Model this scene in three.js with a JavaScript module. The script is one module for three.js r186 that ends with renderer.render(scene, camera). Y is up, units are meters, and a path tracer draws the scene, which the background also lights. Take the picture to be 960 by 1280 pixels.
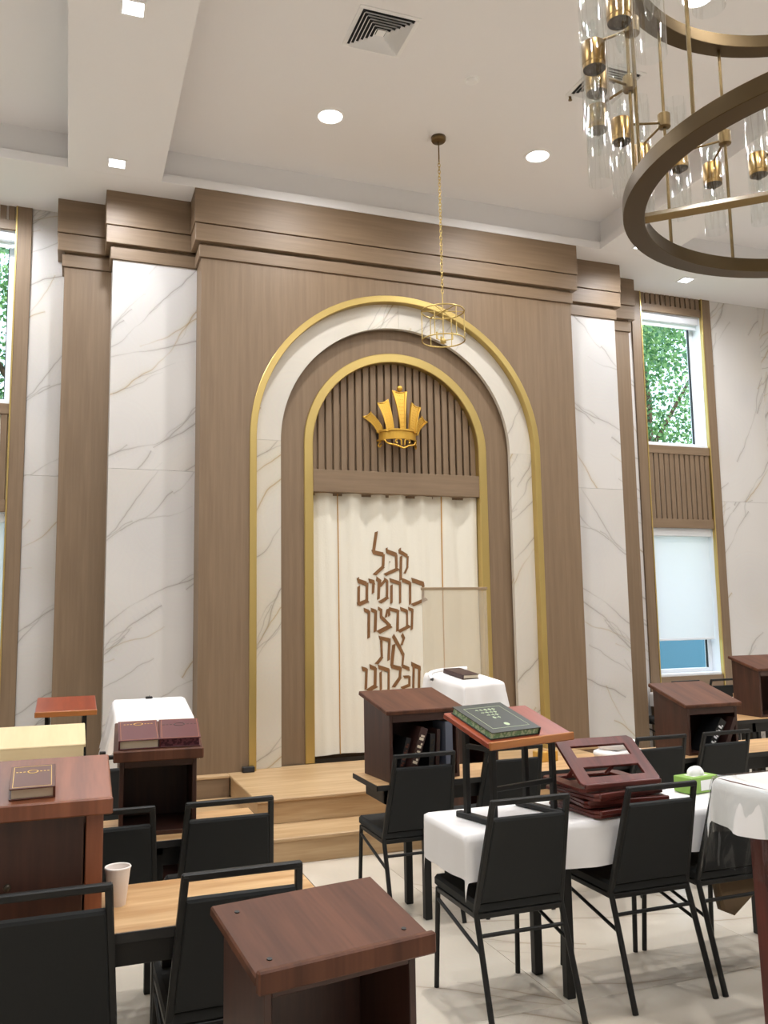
import * as THREE from 'three';
import { mergeGeometries, toCreasedNormals } from 'three/addons/utils/BufferGeometryUtils.js';

// ---------------------------------------------------------------- camera, sky, sun, exposure
const scene = new THREE.Scene();
const camera = new THREE.PerspectiveCamera(61.69, 960 / 1280, 0.05, 200);
camera.position.set(-2.863, 1.594, 7.2515);
camera.rotation.set(0.1212, -0.3515, -0.0164, 'YXZ');

scene.background = new THREE.Color().setRGB(0.72, 0.86, 1.0);   // pale daylight sky outside the windows
scene.backgroundIntensity = 3.0;

const sun = new THREE.DirectionalLight(0xfff3e0, 7);            // high sun behind the hall, on the trees outside
sun.position.set(9, 16, 12); sun.target.position.set(0, 0, -4);
sun.castShadow = true; sun.shadow.mapSize.set(2048, 2048);
Object.assign(sun.shadow.camera, { left: -18, right: 18, top: 18, bottom: -18, near: 1, far: 60 });
scene.add(sun, sun.target);

const renderer = new THREE.WebGLRenderer({ antialias: true });
renderer.toneMapping = THREE.LinearToneMapping;
renderer.toneMappingExposure = 1.0;
renderer.shadowMap.enabled = true;

const DOWNLIGHT = 17, SQUARELIGHT = 8.5;                        // candela of the recessed lamps
const WARM = new THREE.Color().setRGB(1.0, 0.98, 0.955), NEUTRAL = new THREE.Color().setRGB(0.96, 0.99, 1.04);

// ---------------------------------------------------------------- helpers
const V3 = (x, y, z) => new THREE.Vector3(x, y, z);
function rng(seed) { let a = seed >>> 0; return () => { a = (a + 0x6d2b79f5) | 0; let t = Math.imul(a ^ (a >>> 15), 1 | a); t = (t + Math.imul(t ^ (t >>> 7), 61 | t)) ^ t; return ((t ^ (t >>> 14)) >>> 0) / 4294967296; }; }
const taken = new Map();
function numbered(n) { const k = taken.get(n) ?? 0; taken.set(n, k + 1); return k ? n + '_' + String(k).padStart(3, '0') : n; }
function tag(o, label, category, group, kind) { o.userData.label = label; o.userData.category = category; if (group) o.userData.group = group; if (kind) o.userData.kind = kind; return o; }
function thing(name, label, category, [x, y, z] = [0, 0, 0], turn = 0, group) {
  const o = new THREE.Group(); o.name = numbered(name); o.position.set(x, y, z); o.rotation.y = turn; scene.add(o);
  return tag(o, label, category, group);
}
function structure(name, label, category) { const o = thing(name, label, category); o.userData.kind = 'structure'; return o; }
function part(name, geo, mat, parent, label) { const m = new THREE.Mesh(geo, mat); m.name = name; parent.add(m); if (label) m.userData.label = label; return m; }
function dup(root, [x, y, z], turn, label, group) {
  const r = root.clone(); r.name = numbered(root.name.replace(/_\d{3}$/, '')); r.position.set(x, y, z); r.rotation.set(0, turn, 0); scene.add(r);
  r.userData = { ...root.userData, label }; if (group) r.userData.group = group; return r;
}
// box-projected uv in metres; the grain of a texture runs along v
function uvBox(geo, { swap = false, off = [0, 0] } = {}) {
  let g = geo.index ? geo.toNonIndexed() : geo;
  if (!g.attributes.normal) g.computeVertexNormals();
  const p = g.attributes.position, uv = new Float32Array(p.count * 2), a = V3(), b = V3(), c = V3();
  for (let i = 0; i < p.count; i += 3) {
    a.fromBufferAttribute(p, i); b.fromBufferAttribute(p, i + 1).sub(a); c.fromBufferAttribute(p, i + 2).sub(a);
    const n = b.cross(c), ax = Math.abs(n.x), ay = Math.abs(n.y), az = Math.abs(n.z);
    for (let k = 0; k < 3; k++) {
      const x = p.getX(i + k), y = p.getY(i + k), z = p.getZ(i + k);
      let u, v; if (ax > ay && ax > az) { u = z; v = y; } else if (ay > az) { u = x; v = z; } else { u = x; v = y; }
      if (swap) [u, v] = [v, u];
      uv[(i + k) * 2] = u + off[0]; uv[(i + k) * 2 + 1] = v + off[1];
    }
  }
  g.setAttribute('uv', new THREE.BufferAttribute(uv, 2));
  for (const n of Object.keys(g.attributes)) if (!['position', 'normal', 'uv', 'color'].includes(n)) g.deleteAttribute(n);
  return g;
}
function flat(pos) { const g = new THREE.BufferGeometry(); g.setAttribute('position', new THREE.Float32BufferAttribute(pos, 3)); g.computeVertexNormals(); return g; }
// box with chamfered edges, centred
function cbox(w, h, d, c = 0.003, o) {
  const X = w / 2, Y = h / 2, Z = d / 2; c = Math.min(c, X * 0.49, Y * 0.49, Z * 0.49);
  const P = []; const quad = (a, b, e, f) => P.push(...a, ...b, ...e, ...a, ...e, ...f);
  const tri = (a, b, e) => P.push(...a, ...b, ...e);
  const fx = (s, y, z) => [s * X, y * (Y - c), z * (Z - c)], fy = (s, x, z) => [x * (X - c), s * Y, z * (Z - c)], fz = (s, x, y) => [x * (X - c), y * (Y - c), s * Z];
  const q = (s, a, b, e, f) => (s > 0 ? quad(a, b, e, f) : quad(f, e, b, a));
  for (const s of [-1, 1]) {
    q(s, fx(s, -1, 1), fx(s, -1, -1), fx(s, 1, -1), fx(s, 1, 1));
    q(s, fy(s, -1, 1), fy(s, 1, 1), fy(s, 1, -1), fy(s, -1, -1));
    q(s, fz(s, -1, -1), fz(s, 1, -1), fz(s, 1, 1), fz(s, -1, 1));
    for (const t of [-1, 1]) {
      q(s * t, fz(t, s, -1), fx(s, -1, t), fx(s, 1, t), fz(t, s, 1));
      q(s * t, fy(t, s, 1), fx(s, t, 1), fx(s, t, -1), fy(t, s, -1));
      q(s * t, fz(t, -1, s), fz(t, 1, s), fy(s, 1, t), fy(s, -1, t));
      for (const r of [-1, 1]) (s * t * r > 0) ? tri(fx(s, t, r), fy(t, s, r), fz(r, s, t)) : tri(fx(s, t, r), fz(r, s, t), fy(t, s, r));
    }
  }
  return uvBox(flat(P), o);
}
const box = (x0, x1, y0, y1, z0, z1, c = 0.003, o) => uvBox(cbox(x1 - x0, y1 - y0, z1 - z0, c).translate((x0 + x1) / 2, (y0 + y1) / 2, (z0 + z1) / 2), o);
function merge(...gs) { return mergeGeometries(gs.flat().map((g) => { g = g.index ? g.toNonIndexed() : g; if (!g.attributes.uv) g = uvBox(g); for (const n of Object.keys(g.attributes)) if (!['position', 'normal', 'uv'].includes(n)) g.deleteAttribute(n); return g; })); }
function along(g, p, q) { const d = q.clone().sub(p), L = d.length(); g.applyQuaternion(new THREE.Quaternion().setFromUnitVectors(V3(0, 1, 0), d.divideScalar(L))); return g.translate((p.x + q.x) / 2, (p.y + q.y) / 2, (p.z + q.z) / 2); }
const tube = (p, q, r, seg = 8, r2 = r) => along(new THREE.CylinderGeometry(r2, r, p.distanceTo(q), seg), p, q);
const beam = (p, q, w, d, c = 0.002) => along(cbox(w, p.distanceTo(q), d, c), p, q);
const lathe = (pts, seg = 24) => new THREE.LatheGeometry(pts.map(([r, y]) => new THREE.Vector2(r, y)), seg);
function prism(points, depth, bevel = 0, o) {   // polygon in xy extruded along z from 0 to depth
  const s = new THREE.Shape(points.map(([x, y]) => new THREE.Vector2(x, y)));
  return uvBox(new THREE.ExtrudeGeometry(s, { depth: depth - 2 * bevel, bevelEnabled: bevel > 0, bevelThickness: bevel, bevelSize: bevel, bevelOffset: -bevel, bevelSegments: 1 }).translate(0, 0, bevel), o);
}
// noise
function lattice(seed, n) { const r = rng(seed), a = new Float32Array(n * n); for (let i = 0; i < a.length; i++) a[i] = r(); return a; }
const LAT = lattice(7, 256);
function vn(x, y, px, py, s = 0) {
  const xi = Math.floor(x), yi = Math.floor(y), fx = x - xi, fy = y - yi, u = fx * fx * (3 - 2 * fx), v = fy * fy * (3 - 2 * fy);
  const m = (a, n) => ((a % n) + n) % n, at = (i, j) => LAT[((m(j, py) * 31 + s * 17) & 255) * 256 + ((m(i, px) + s * 53 + m(j, py) * 7) & 255)];
  return (at(xi, yi) * (1 - u) + at(xi + 1, yi) * u) * (1 - v) + (at(xi, yi + 1) * (1 - u) + at(xi + 1, yi + 1) * u) * v;
}
function fbm(u, v, px, py, oct = 4, s = 0) { let a = 0, w = 0.5, t = 0; for (let k = 0; k < oct; k++) { a += w * vn(u * px, v * py, px, py, s + k); t += w; w *= 0.5; px *= 2; py *= 2; } return a / t; }
function dataTex(n, fn, metres, srgb = true) {
  const d = new Uint8Array(n * n * 4);
  for (let j = 0; j < n; j++) for (let i = 0; i < n; i++) { const c = fn(i / n, j / n), k = (j * n + i) * 4; for (let e = 0; e < 3; e++) d[k + e] = Math.max(0, Math.min(255, c[e] * 255)); d[k + 3] = 255; }
  const t = new THREE.DataTexture(d, n, n); if (srgb) t.colorSpace = THREE.SRGBColorSpace;
  t.wrapS = t.wrapT = THREE.RepeatWrapping; t.magFilter = THREE.LinearFilter; t.repeat.set(1 / metres, 1 / metres); t.needsUpdate = true; return t;
}
const hex = (h) => [(h >> 16 & 255) / 255, (h >> 8 & 255) / 255, (h & 255) / 255];
const mixc = (a, b, t) => [a[0] + (b[0] - a[0]) * t, a[1] + (b[1] - a[1]) * t, a[2] + (b[2] - a[2]) * t];
function woodTex(base, dark, fine, seed, contrast, metres = 1) {
  const B = hex(base), D = hex(dark);
  return dataTex(512, (u, v) => {
    const w = fbm(u, v, 3, 1, 3, seed) * 0.25, g = fbm(u + w * 0.12, v, fine, 2, 4, seed + 3), f = fbm(u, v, fine * 5, 8, 2, seed + 9);
    let t = (g - 0.5) * 1.5 + (f - 0.5) * 0.5 + 0.5; return mixc(B, D, Math.max(0, Math.min(1, t)) * contrast);
  }, metres);
}
function canvasTex(w, h, draw) {
  const c = document.createElement('canvas'); c.width = w; c.height = h; const x = c.getContext('2d'); draw(x, w, h);
  const t = new THREE.CanvasTexture(c); t.colorSpace = THREE.SRGBColorSpace; t.wrapS = t.wrapT = THREE.RepeatWrapping; return t;
}
function vein(x, r, px, py, ang, len, amp, cols, scale) {
  const pts = []; let a = ang, k = 0;
  for (let s = 0; s < len; s += 7) { pts.push([px, py]); k = k * 0.86 + (r() - 0.5) * amp; a = ang + k; px += Math.cos(a) * 7; py += Math.sin(a) * 7; }
  const xs = pts.map((p) => p[0]), ys = pts.map((p) => p[1]), S = 1024, m0 = 30 * scale;   // drawn again across the borders so that the texture tiles
  for (const ox of [-S, 0, S]) for (const oy of [-S, 0, S]) if (Math.max(...xs) + ox > -m0 && Math.min(...xs) + ox < S + m0 && Math.max(...ys) + oy > -m0 && Math.min(...ys) + oy < S + m0) for (const [w, al, c] of [[46, 0.035, cols[0]], [26, 0.06, cols[0]], [12, 0.1, cols[1]], [5, 0.2, cols[1]], [2, 0.4, cols[2]]]) {
    for (let i = 1; i < pts.length; i++) {
      const m = 0.35 + 0.65 * Math.abs(Math.sin(i * 0.06 + px * 0.01));
      x.strokeStyle = `rgba(${c},${al * m})`; x.lineWidth = w * scale * m; x.lineCap = 'butt'; x.beginPath(); x.moveTo(pts[i - 1][0] + ox, pts[i - 1][1] + oy); x.lineTo(pts[i][0] + ox, pts[i][1] + oy); x.stroke();
    }
  }
  return pts;
}
function cloud(x, cx, cy, R, c, a) {   // soft stone patch, wrapped across the borders
  for (const ox of [-1024, 0, 1024]) for (const oy of [-1024, 0, 1024]) {
    const X = cx + ox, Y = cy + oy; if (X < -R || X > 1024 + R || Y < -R || Y > 1024 + R) continue;
    const g = x.createRadialGradient(X, Y, 0, X, Y, R); g.addColorStop(0, `rgba(${c},${a})`); g.addColorStop(1, `rgba(${c},0)`); x.fillStyle = g; x.fillRect(X - R, Y - R, 2 * R, 2 * R);
  }
}
function marbleTex(seed, metres, count = 11, lean = -0.66) {
  const t = canvasTex(1024, 1024, (x, W, H) => {
    const r = rng(seed); x.fillStyle = '#d6d3d0'; x.fillRect(0, 0, W, H);
    for (let i = 0; i < 26; i++) { cloud(x, r() * W, r() * H, 60 + r() * 190, r() < 0.4 ? '202,193,178' : '194,193,194', 0.14 + r() * 0.2); }
    const grey = ['168,164,160', '146,140,134', '120,112,104'], tan = ['190,176,156', '172,148,112', '150,120,80'];
    for (let i = 0; i < count; i++) {
      const px = r() * W * 1.2 - 180, py = (i + r() * 0.9) / count * H * 1.5, ang = lean + (r() - 0.5) * 0.35;
      const pts = vein(x, r, px, py, ang, 420 + r() * 800, 0.34, r() < 0.35 ? tan : grey, 0.6 + r() * 1.0);
      for (let b = 0; b < 2; b++) { const q = pts[Math.floor(r() * pts.length)]; vein(x, r, q[0], q[1], ang + (r() - 0.5) * 0.9, 120 + r() * 200, 0.4, r() < 0.3 ? tan : grey, 0.45); }
    }
  });
  t.repeat.set(1 / metres, 1 / metres); return t;
}
// ---------------------------------------------------------------- materials
const std = (o) => new THREE.MeshStandardMaterial(o), phys = (o) => new THREE.MeshPhysicalMaterial(o);
const marbleMap = marbleTex(21, 2.6), marbleMapB = marbleTex(58, 2.6, 12, -0.95), mirrored = marbleMap.clone(); mirrored.repeat.set(-1 / 2.6, 1 / 2.6); mirrored.needsUpdate = true;
const floorMap = canvasTex(1024, 1024, (x, W, H) => {
  const r = rng(91); x.fillStyle = '#ded5c6'; x.fillRect(0, 0, W, H);
  for (let i = 0; i < 90; i++) { cloud(x, r() * W, r() * H, 40 + r() * 150, ['236,228,214', '190,178,160', '204,192,176'][Math.floor(r() * 3)], 0.16 + r() * 0.24); }
  for (let i = 0; i < 9; i++) vein(x, r, r() * W * 1.2 - 100, r() * H, -0.5 + (r() - 0.5) * 0.7, 300 + r() * 500, 0.3, ['182,168,150', '164,148,128', '150,130,108'], 0.8 + r() * 1.1);
}); floorMap.repeat.set(1 / 2.4, 1 / 2.4);
const M = {
  taupe: std({ map: woodTex(0x857059, 0x745f49, 46, 1, 0.7), roughness: 0.5 }),
  marble: phys({ map: marbleMap, roughness: 0.2, clearcoat: 0.3, clearcoatRoughness: 0.12 }),
  marbleMirror: phys({ map: mirrored, roughness: 0.2, clearcoat: 0.3, clearcoatRoughness: 0.12 }),
  marbleB: phys({ map: marbleMapB, roughness: 0.2, clearcoat: 0.3, clearcoatRoughness: 0.12 }),
  marbleArch: phys({ map: marbleMapB, color: 0xfbf8ef, roughness: 0.25, clearcoat: 0.2, clearcoatRoughness: 0.15 }),
  floor: phys({ map: floorMap, roughness: 0.24, clearcoat: 0.35, clearcoatRoughness: 0.15 }),
  grout: std({ color: 0xb6ab9a, roughness: 0.9 }),
  paint: std({ color: 0xecebec, roughness: 0.88 }),
  wallPaint: std({ color: 0xe4dfd8, roughness: 0.85 }),
  gold: std({ color: 0xc8b070, metalness: 0.9, roughness: 0.38 }),
  brass: std({ color: 0x786546, metalness: 0.95, roughness: 0.36 }),
  ringBrass: std({ color: 0x55462f, metalness: 0.95, roughness: 0.38 }),
  socketBrass: std({ color: 0x957747, metalness: 0.95, roughness: 0.3 }),
  brassDark: std({ color: 0x4a4238, metalness: 0.8, roughness: 0.45 }),
  crown: std({ color: 0xd0a548, metalness: 0.75, roughness: 0.42 }),
  oak: std({ map: woodTex(0xc6a982, 0xa6845c, 26, 5, 0.8), roughness: 0.42 }),
  tableOak: std({ map: woodTex(0xd2ae80, 0xa97c4e, 18, 11, 0.85, 0.8), roughness: 0.38 }),
  cream: std({ map: woodTex(0xe8d3a9, 0xdac295, 20, 14, 0.6), roughness: 0.4 }),
  walnut: std({ map: woodTex(0x94593d, 0x6b3d28, 20, 17, 0.85, 0.8), roughness: 0.36 }),
  umber: phys({ map: woodTex(0x674231, 0x482d22, 20, 41, 0.85, 0.8), roughness: 0.5, specularIntensity: 0.4 }),
  darkWood: std({ map: woodTex(0x4a2c22, 0x301b15, 24, 23, 0.85, 0.8), roughness: 0.42 }),
  redWood: std({ map: woodTex(0x9a4a30, 0x7c3422, 22, 29, 0.8, 0.8), roughness: 0.32 }),
  redEdge: std({ map: woodTex(0xb9783f, 0x9a5a2b, 22, 31, 0.7, 0.8), roughness: 0.38 }),
  mahogany: std({ map: woodTex(0x6a2f25, 0x431a16, 24, 37, 0.8, 0.8), roughness: 0.3 }),
  blackSteel: std({ color: 0x1b1b1a, metalness: 0.3, roughness: 0.48 }),
  blackFabric: phys({ color: 0x1a1c1c, roughness: 0.85, sheen: 0.25, sheenRoughness: 0.6, sheenColor: new THREE.Color(0x3a3e40) }),
  black: std({ color: 0x121212, roughness: 0.5 }),
  white: std({ color: 0xf0f0f0, roughness: 0.5 }),
  curtain: std({ color: 0xe3dfd2, roughness: 0.92, side: THREE.DoubleSide, bumpScale: 0.0015, bumpMap: dataTex(256, (u, v) => { const n = 0.6 * fbm(u, v, 6, 6, 4, 3) + 0.4 * fbm(u, v, 64, 64, 1, 5); return [n, n, n]; }, 0.6, false) }),
  letter: std({ color: 0x7c5630, roughness: 0.6 }),
  stripe: std({ color: 0xb98c46, roughness: 0.6 }),
  cloth: std({ color: 0xefedec, roughness: 0.9, side: THREE.DoubleSide, bumpScale: 0.002, bumpMap: dataTex(256, (u, v) => { const n = fbm(u, v, 5, 5, 5, 8); return [n, n, n]; }, 0.7, false) }),
  plastic: phys({ color: 0xf4f6f6, transmission: 1, thickness: 0, roughness: 0.06, ior: 1.4, side: THREE.DoubleSide }),
  acrylic: phys({ color: 0xf3efe6, transmission: 0.8, thickness: 0, roughness: 0.12, ior: 1.45, side: THREE.DoubleSide }),
  glass: phys({ color: 0xfafcfc, transmission: 1, thickness: 0, roughness: 0.0, ior: 1.9, side: THREE.DoubleSide }),
  pane: phys({ color: 0xf6fbff, transmission: 1, thickness: 0, roughness: 0.0, ior: 1.3, side: THREE.DoubleSide }),
  frameWhite: std({ color: 0xe9eef4, roughness: 0.4 }),
  blind: phys({ color: 0xf2f5f8, transmission: 0.45, thickness: 0, roughness: 1, side: THREE.DoubleSide }),
  glow: std({ color: 0xffffff, emissive: WARM, emissiveIntensity: 6, roughness: 0.6 }),
  glowSquare: std({ color: 0xffffff, emissive: NEUTRAL, emissiveIntensity: 6, roughness: 0.6 }),
  ventDark: std({ color: 0x2a2a2c, roughness: 0.8 }),
  maroon: std({ color: 0x5a2528, roughness: 0.4 }),
  brownLeather: std({ color: 0x5d3326, roughness: 0.42 }),
  darkBook: std({ color: 0x3a231f, roughness: 0.45 }),
  blackBook: std({ color: 0x17181a, roughness: 0.4 }),
  greenBook: std({ color: 0x262c26, roughness: 0.38 }),
  pages: std({ color: 0xd8ccb4, roughness: 0.9 }),
  pagesGreen: std({ map: dataTex(128, (u, v) => { const n = fbm(u, v, 12, 12, 3, 2); return mixc(hex(0xbcd2b0), hex(0x7da67e), n > 0.5 ? 1 : 0.1); }, 0.12), roughness: 0.8 }),
  pagesMaroon: std({ map: dataTex(128, (u, v) => { const n = fbm(u, v, 14, 14, 3, 6); return mixc(hex(0x7a4650), hex(0x48202c), n > 0.5 ? 1 : 0.1); }, 0.12), roughness: 0.8 }),
  gilt: std({ color: 0xd9b25e, metalness: 0.7, roughness: 0.35 }),
  paleGilt: std({ color: 0xb9c9a4, metalness: 0.2, roughness: 0.5 }),
  cup: std({ color: 0xf3e9e2, roughness: 0.7 }),
  leafBoxGreen: std({ color: 0x86ad4c, roughness: 0.5 }),
  brownBag: std({ color: 0x6e5a42, roughness: 0.85 }),
  bark: std({ color: 0x4a3a2c, roughness: 0.95 }),
  leaf: phys({ vertexColors: true, roughness: 0.7, transmission: 0.35, thickness: 0, side: THREE.DoubleSide }),
  grass: std({ color: 0x6f8a4c, roughness: 0.95 }),
  blueWall: std({ color: 0x2f5d75, roughness: 0.8 }),
};
// ---------------------------------------------------------------- room shell
const H = 5.34, H2 = 5.66, PY = 0.34, WZ = -0.82, XW = 5.7, ZB = 11.4;   // soffit, coffer ceiling, ark platform, front wall face, half width, back wall
{
  const floor = structure('floor', 'polished cream marble tile floor with brown grey veins', 'floor');
  part('slab', box(-XW, XW, -0.25, -0.012, -1.05, ZB, 0), M.grout, floor);
  const r = rng(4), T = 1.2;
  for (let i = 0; i < 10; i++) for (let j = 0; j < 11; j++) {
    const x0 = -XW + i * T, z0 = WZ + j * T, x1 = Math.min(x0 + T, XW), z1 = Math.min(z0 + T, ZB); if (x0 >= XW || z0 >= ZB) continue;
    part('tile', box(x0 + 0.001, x1 - 0.001, -0.012, 0, z0 + 0.001, z1 - 0.001, 0.0008, { swap: r() < 0.5, off: [r() * 2.4, r() * 2.4] }), M.floor, floor);
  }
}
const OPEN = { up: [3.51, 5.118], low: [0.87, 2.55] };              // heights of the two openings in each window column
const COLS = [{ s: -1, a: 3.273 }, { s: 1, a: 3.205 }];            // inner edge of each wooden window column
const COLW = 1.14, TRIM = 0.135;                                    // its width and the width of its side boards
{
  const wall = structure('wall_front', 'white marble slab front wall with grey and tan veins', 'wall');
  const core = (x0, x1, y0, y1) => part('wall_core', box(x0, x1, y0, y1, -1.07, WZ - 0.02, 0), M.wallPaint, wall);
  const cl = COLS.map(({ s, a }) => [Math.min(s * a, s * (a + COLW)), Math.max(s * a, s * (a + COLW))]);
  core(-XW - 0.2, cl[0][0], 0, 5.9); core(cl[0][1], cl[1][0], 0, 5.9); core(cl[1][1], XW + 0.2, 0, 5.9);
  for (const [x0, x1] of cl) {
    core(x0, x1, 0, OPEN.low[0]); core(x0, x1, OPEN.low[1], OPEN.up[0]); core(x0, x1, OPEN.up[1], 5.9);
    for (const [y0, y1] of [OPEN.low, OPEN.up]) { core(x0, x0 + TRIM, y0, y1); core(x1 - TRIM, x1, y0, y1); }
  }
  const slab = (x0, x1, y0, y1, m, off) => part('marble_slab', box(x0 + 0.0008, x1 - 0.0008, y0 + 0.0008, y1 - 0.0008, WZ - 0.02, WZ, 0.001, { off }), m, wall);
  let k = 0;
  for (const [x0, x1, m] of [[-XW, -4.9, M.marble], [-4.9, cl[0][0], M.marble], [cl[0][1], -2.6, M.marble], [2.6, cl[1][0], M.marbleMirror], [cl[1][1], 5.1, M.marbleB], [5.1, XW, M.marbleB]])
    for (const [y0, y1] of [[0, 2.88], [2.88, H]]) { slab(x0, x1, y0, y1, m, [0.37 * k, 0.83 * k + 0.4]); k++; }
  for (const [n, x0, x1, z0, z1] of [['wall_left', -XW - 0.2, -XW, -1.07, ZB + 0.2], ['wall_right', XW, XW + 0.2, -1.07, ZB + 0.2], ['wall_back', -XW, XW, ZB, ZB + 0.2]])
    part('wall_core', box(x0, x1, 0, 5.9, z0, z1, 0), M.wallPaint, structure(n, 'plain off white painted ' + n.split('_')[1] + ' wall of the hall', 'wall'));
}
{
  const ceil = structure('ceiling', 'off white coffered ceiling with flat soffit beams', 'ceiling');
  part('slab', box(-XW - 0.2, XW + 0.2, H2, H2 + 0.24, -1.07, ZB + 0.2, 0), M.paint, ceil, 'coffer ceiling panel');
  const ZL = 0.055, lip = 0.08, back = 0.05, ZE = 9.6;
  const X = [[-5.2, -2.97], [-2.21, 2.21], [2.97, 5.2]];
  const soff = (n, x0, x1, z0, z1) => part(n, box(x0, x1, H, H + lip, z0, z1, 0.002), M.paint, ceil);
  soff('soffit', -XW, XW, WZ, ZL); soff('soffit', -XW, XW, ZE, ZB); soff('soffit_beam', -2.97, -2.21, ZL, ZE); soff('soffit_beam', 2.21, 2.97, ZL, ZE); soff('soffit_beam', -XW, -5.2, ZL, ZE); soff('soffit_beam', 5.2, XW, ZL, ZE);
  const up = (x0, x1, z0, z1) => part('bulkhead', box(x0, x1, H + lip, H2, z0, z1, 0), M.paint, ceil);
  up(-XW, XW, WZ, ZL - back); up(-XW, XW, ZE + back, ZB); for (const s of [-1, 1]) { const a = [s * (2.21 + back), s * (2.97 - back)].sort((p, q) => p - q), b = [s * (5.2 + back), s * XW].sort((p, q) => p - q); up(a[0], a[1], ZL - back, ZE + back); up(b[0], b[1], ZL - back, ZE + back); }
}
// ---------------------------------------------------------------- window columns
COLS.forEach(({ s, a }, n) => {
  const side = n ? 'right of the ark' : 'left of the ark';
  const w = structure('window_' + (n + 1), 'tall wooden window column with slatted panels and gold edging, ' + side, 'window');
  const X = (t) => s * (a + t), bx = (t0, t1, y0, y1, z0, z1, c, o) => box(Math.min(X(t0), X(t1)), Math.max(X(t0), X(t1)), y0, y1, z0, z1, c, o);
  const f = WZ + 0.02;
  for (const [t0, t1] of [[0, TRIM - 0.014], [COLW - TRIM + 0.014, COLW]]) part('side_board', bx(t0, t1, 0, H, WZ - 0.02, f, 0.002), M.taupe, w);
  for (const [t0, t1] of [[TRIM - 0.014, TRIM], [COLW - TRIM, COLW - TRIM + 0.014]]) part('gold_strip', bx(t0, t1, 0, H, WZ - 0.02, f + 0.006, 0.001), M.gold, w, 'thin gold edging strip');
  const t0 = TRIM, t1 = COLW - TRIM, W = t1 - t0;
  const rail = (y0, y1) => part('rail', bx(t0, t1, y0, y1, WZ - 0.03, f - 0.008, 0.002, { swap: true }), M.taupe, w);
  const slats = (y0, y1) => {
    part('slat_backing', bx(t0, t1, y0, y1, WZ - 0.03, WZ - 0.024, 0), M.taupe, w);
    const g = cbox(0.054, y1 - y0 + 0.01, 0.03, 0.004), m = 12, p = W / m;
    for (let i = 0; i < m; i++) { const b = part('slat', g, M.taupe, w); b.position.set(X(t0 + (i + 0.5) * p), (y0 + y1) / 2, WZ - 0.01); }
  };
  rail(5.118, 5.206); slats(5.206, H); rail(3.416, 3.51); slats(2.655, 3.416); rail(2.55, 2.655); rail(0, 0.87);
  for (const [y0, y1] of [OPEN.up, OPEN.low]) {
    const low = y0 < 2, za = -1.07, zg = -1.0;
    const fr = new THREE.Group(); fr.name = low ? 'lower_sash' : 'upper_sash'; w.add(fr);
    for (const [p0, p1] of [[t0, t0 + 0.004], [t1 - 0.004, t1]]) part('reveal', bx(p0, p1, y0, y1, za, WZ - 0.02, 0), M.frameWhite, fr);
    part('reveal', bx(t0, t1, y1 - 0.004, y1, za, WZ - 0.02, 0), M.frameWhite, fr); part('sill', bx(t0, t1, y0, y0 + 0.03, za, WZ - 0.01, 0.003), M.frameWhite, fr);
    for (const [p0, p1] of [[t0 + 0.004, t0 + 0.055], [t1 - 0.055, t1 - 0.004]]) part('stile', bx(p0, p1, y0 + 0.03, y1, zg - 0.03, zg + 0.03, 0.003), M.frameWhite, fr);
    for (const [q0, q1] of [[y0 + 0.03, y0 + 0.075], [y1 - 0.05, y1 - 0.004]]) part('rail', bx(t0 + 0.055, t1 - 0.055, q0, q1, zg - 0.03, zg + 0.03, 0.003), M.frameWhite, fr);
    part('gasket', merge(bx(t1 - 0.062, t1 - 0.055, y0 + 0.075, y1 - 0.05, zg - 0.01, zg + 0.02, 0), bx(t0 + 0.055, t0 + 0.062, y0 + 0.075, y1 - 0.05, zg - 0.01, zg + 0.02, 0)), M.black, fr);
    part('pane', new THREE.PlaneGeometry(W - 0.11, y1 - y0 - 0.12).translate(X((t0 + t1) / 2), (y0 + y1) / 2 + 0.01, zg), M.pane, fr, 'clear window glass');
    const bl = new THREE.Group(); bl.name = 'roller_blind'; w.add(bl); bl.userData.label = low ? 'white roller blind pulled most of the way down' : 'white roller blind rolled up';
    part('cassette', bx(t0 + 0.005, t1 - 0.005, y1 - 0.09, y1 - 0.004, WZ - 0.11, WZ - 0.03, 0.008), M.frameWhite, bl);
    const drop = low ? 1.28 : 4.985;
    part('blind_fabric', new THREE.PlaneGeometry(W - 0.03, y1 - 0.05 - drop).translate(X((t0 + t1) / 2), (y1 - 0.05 + drop) / 2, WZ - 0.075), M.blind, bl);
    part('hem_bar', bx(t0 + 0.015, t1 - 0.015, drop - 0.012, drop + 0.012, WZ - 0.081, WZ - 0.069, 0.003), M.frameWhite, bl);
  }
});
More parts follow.
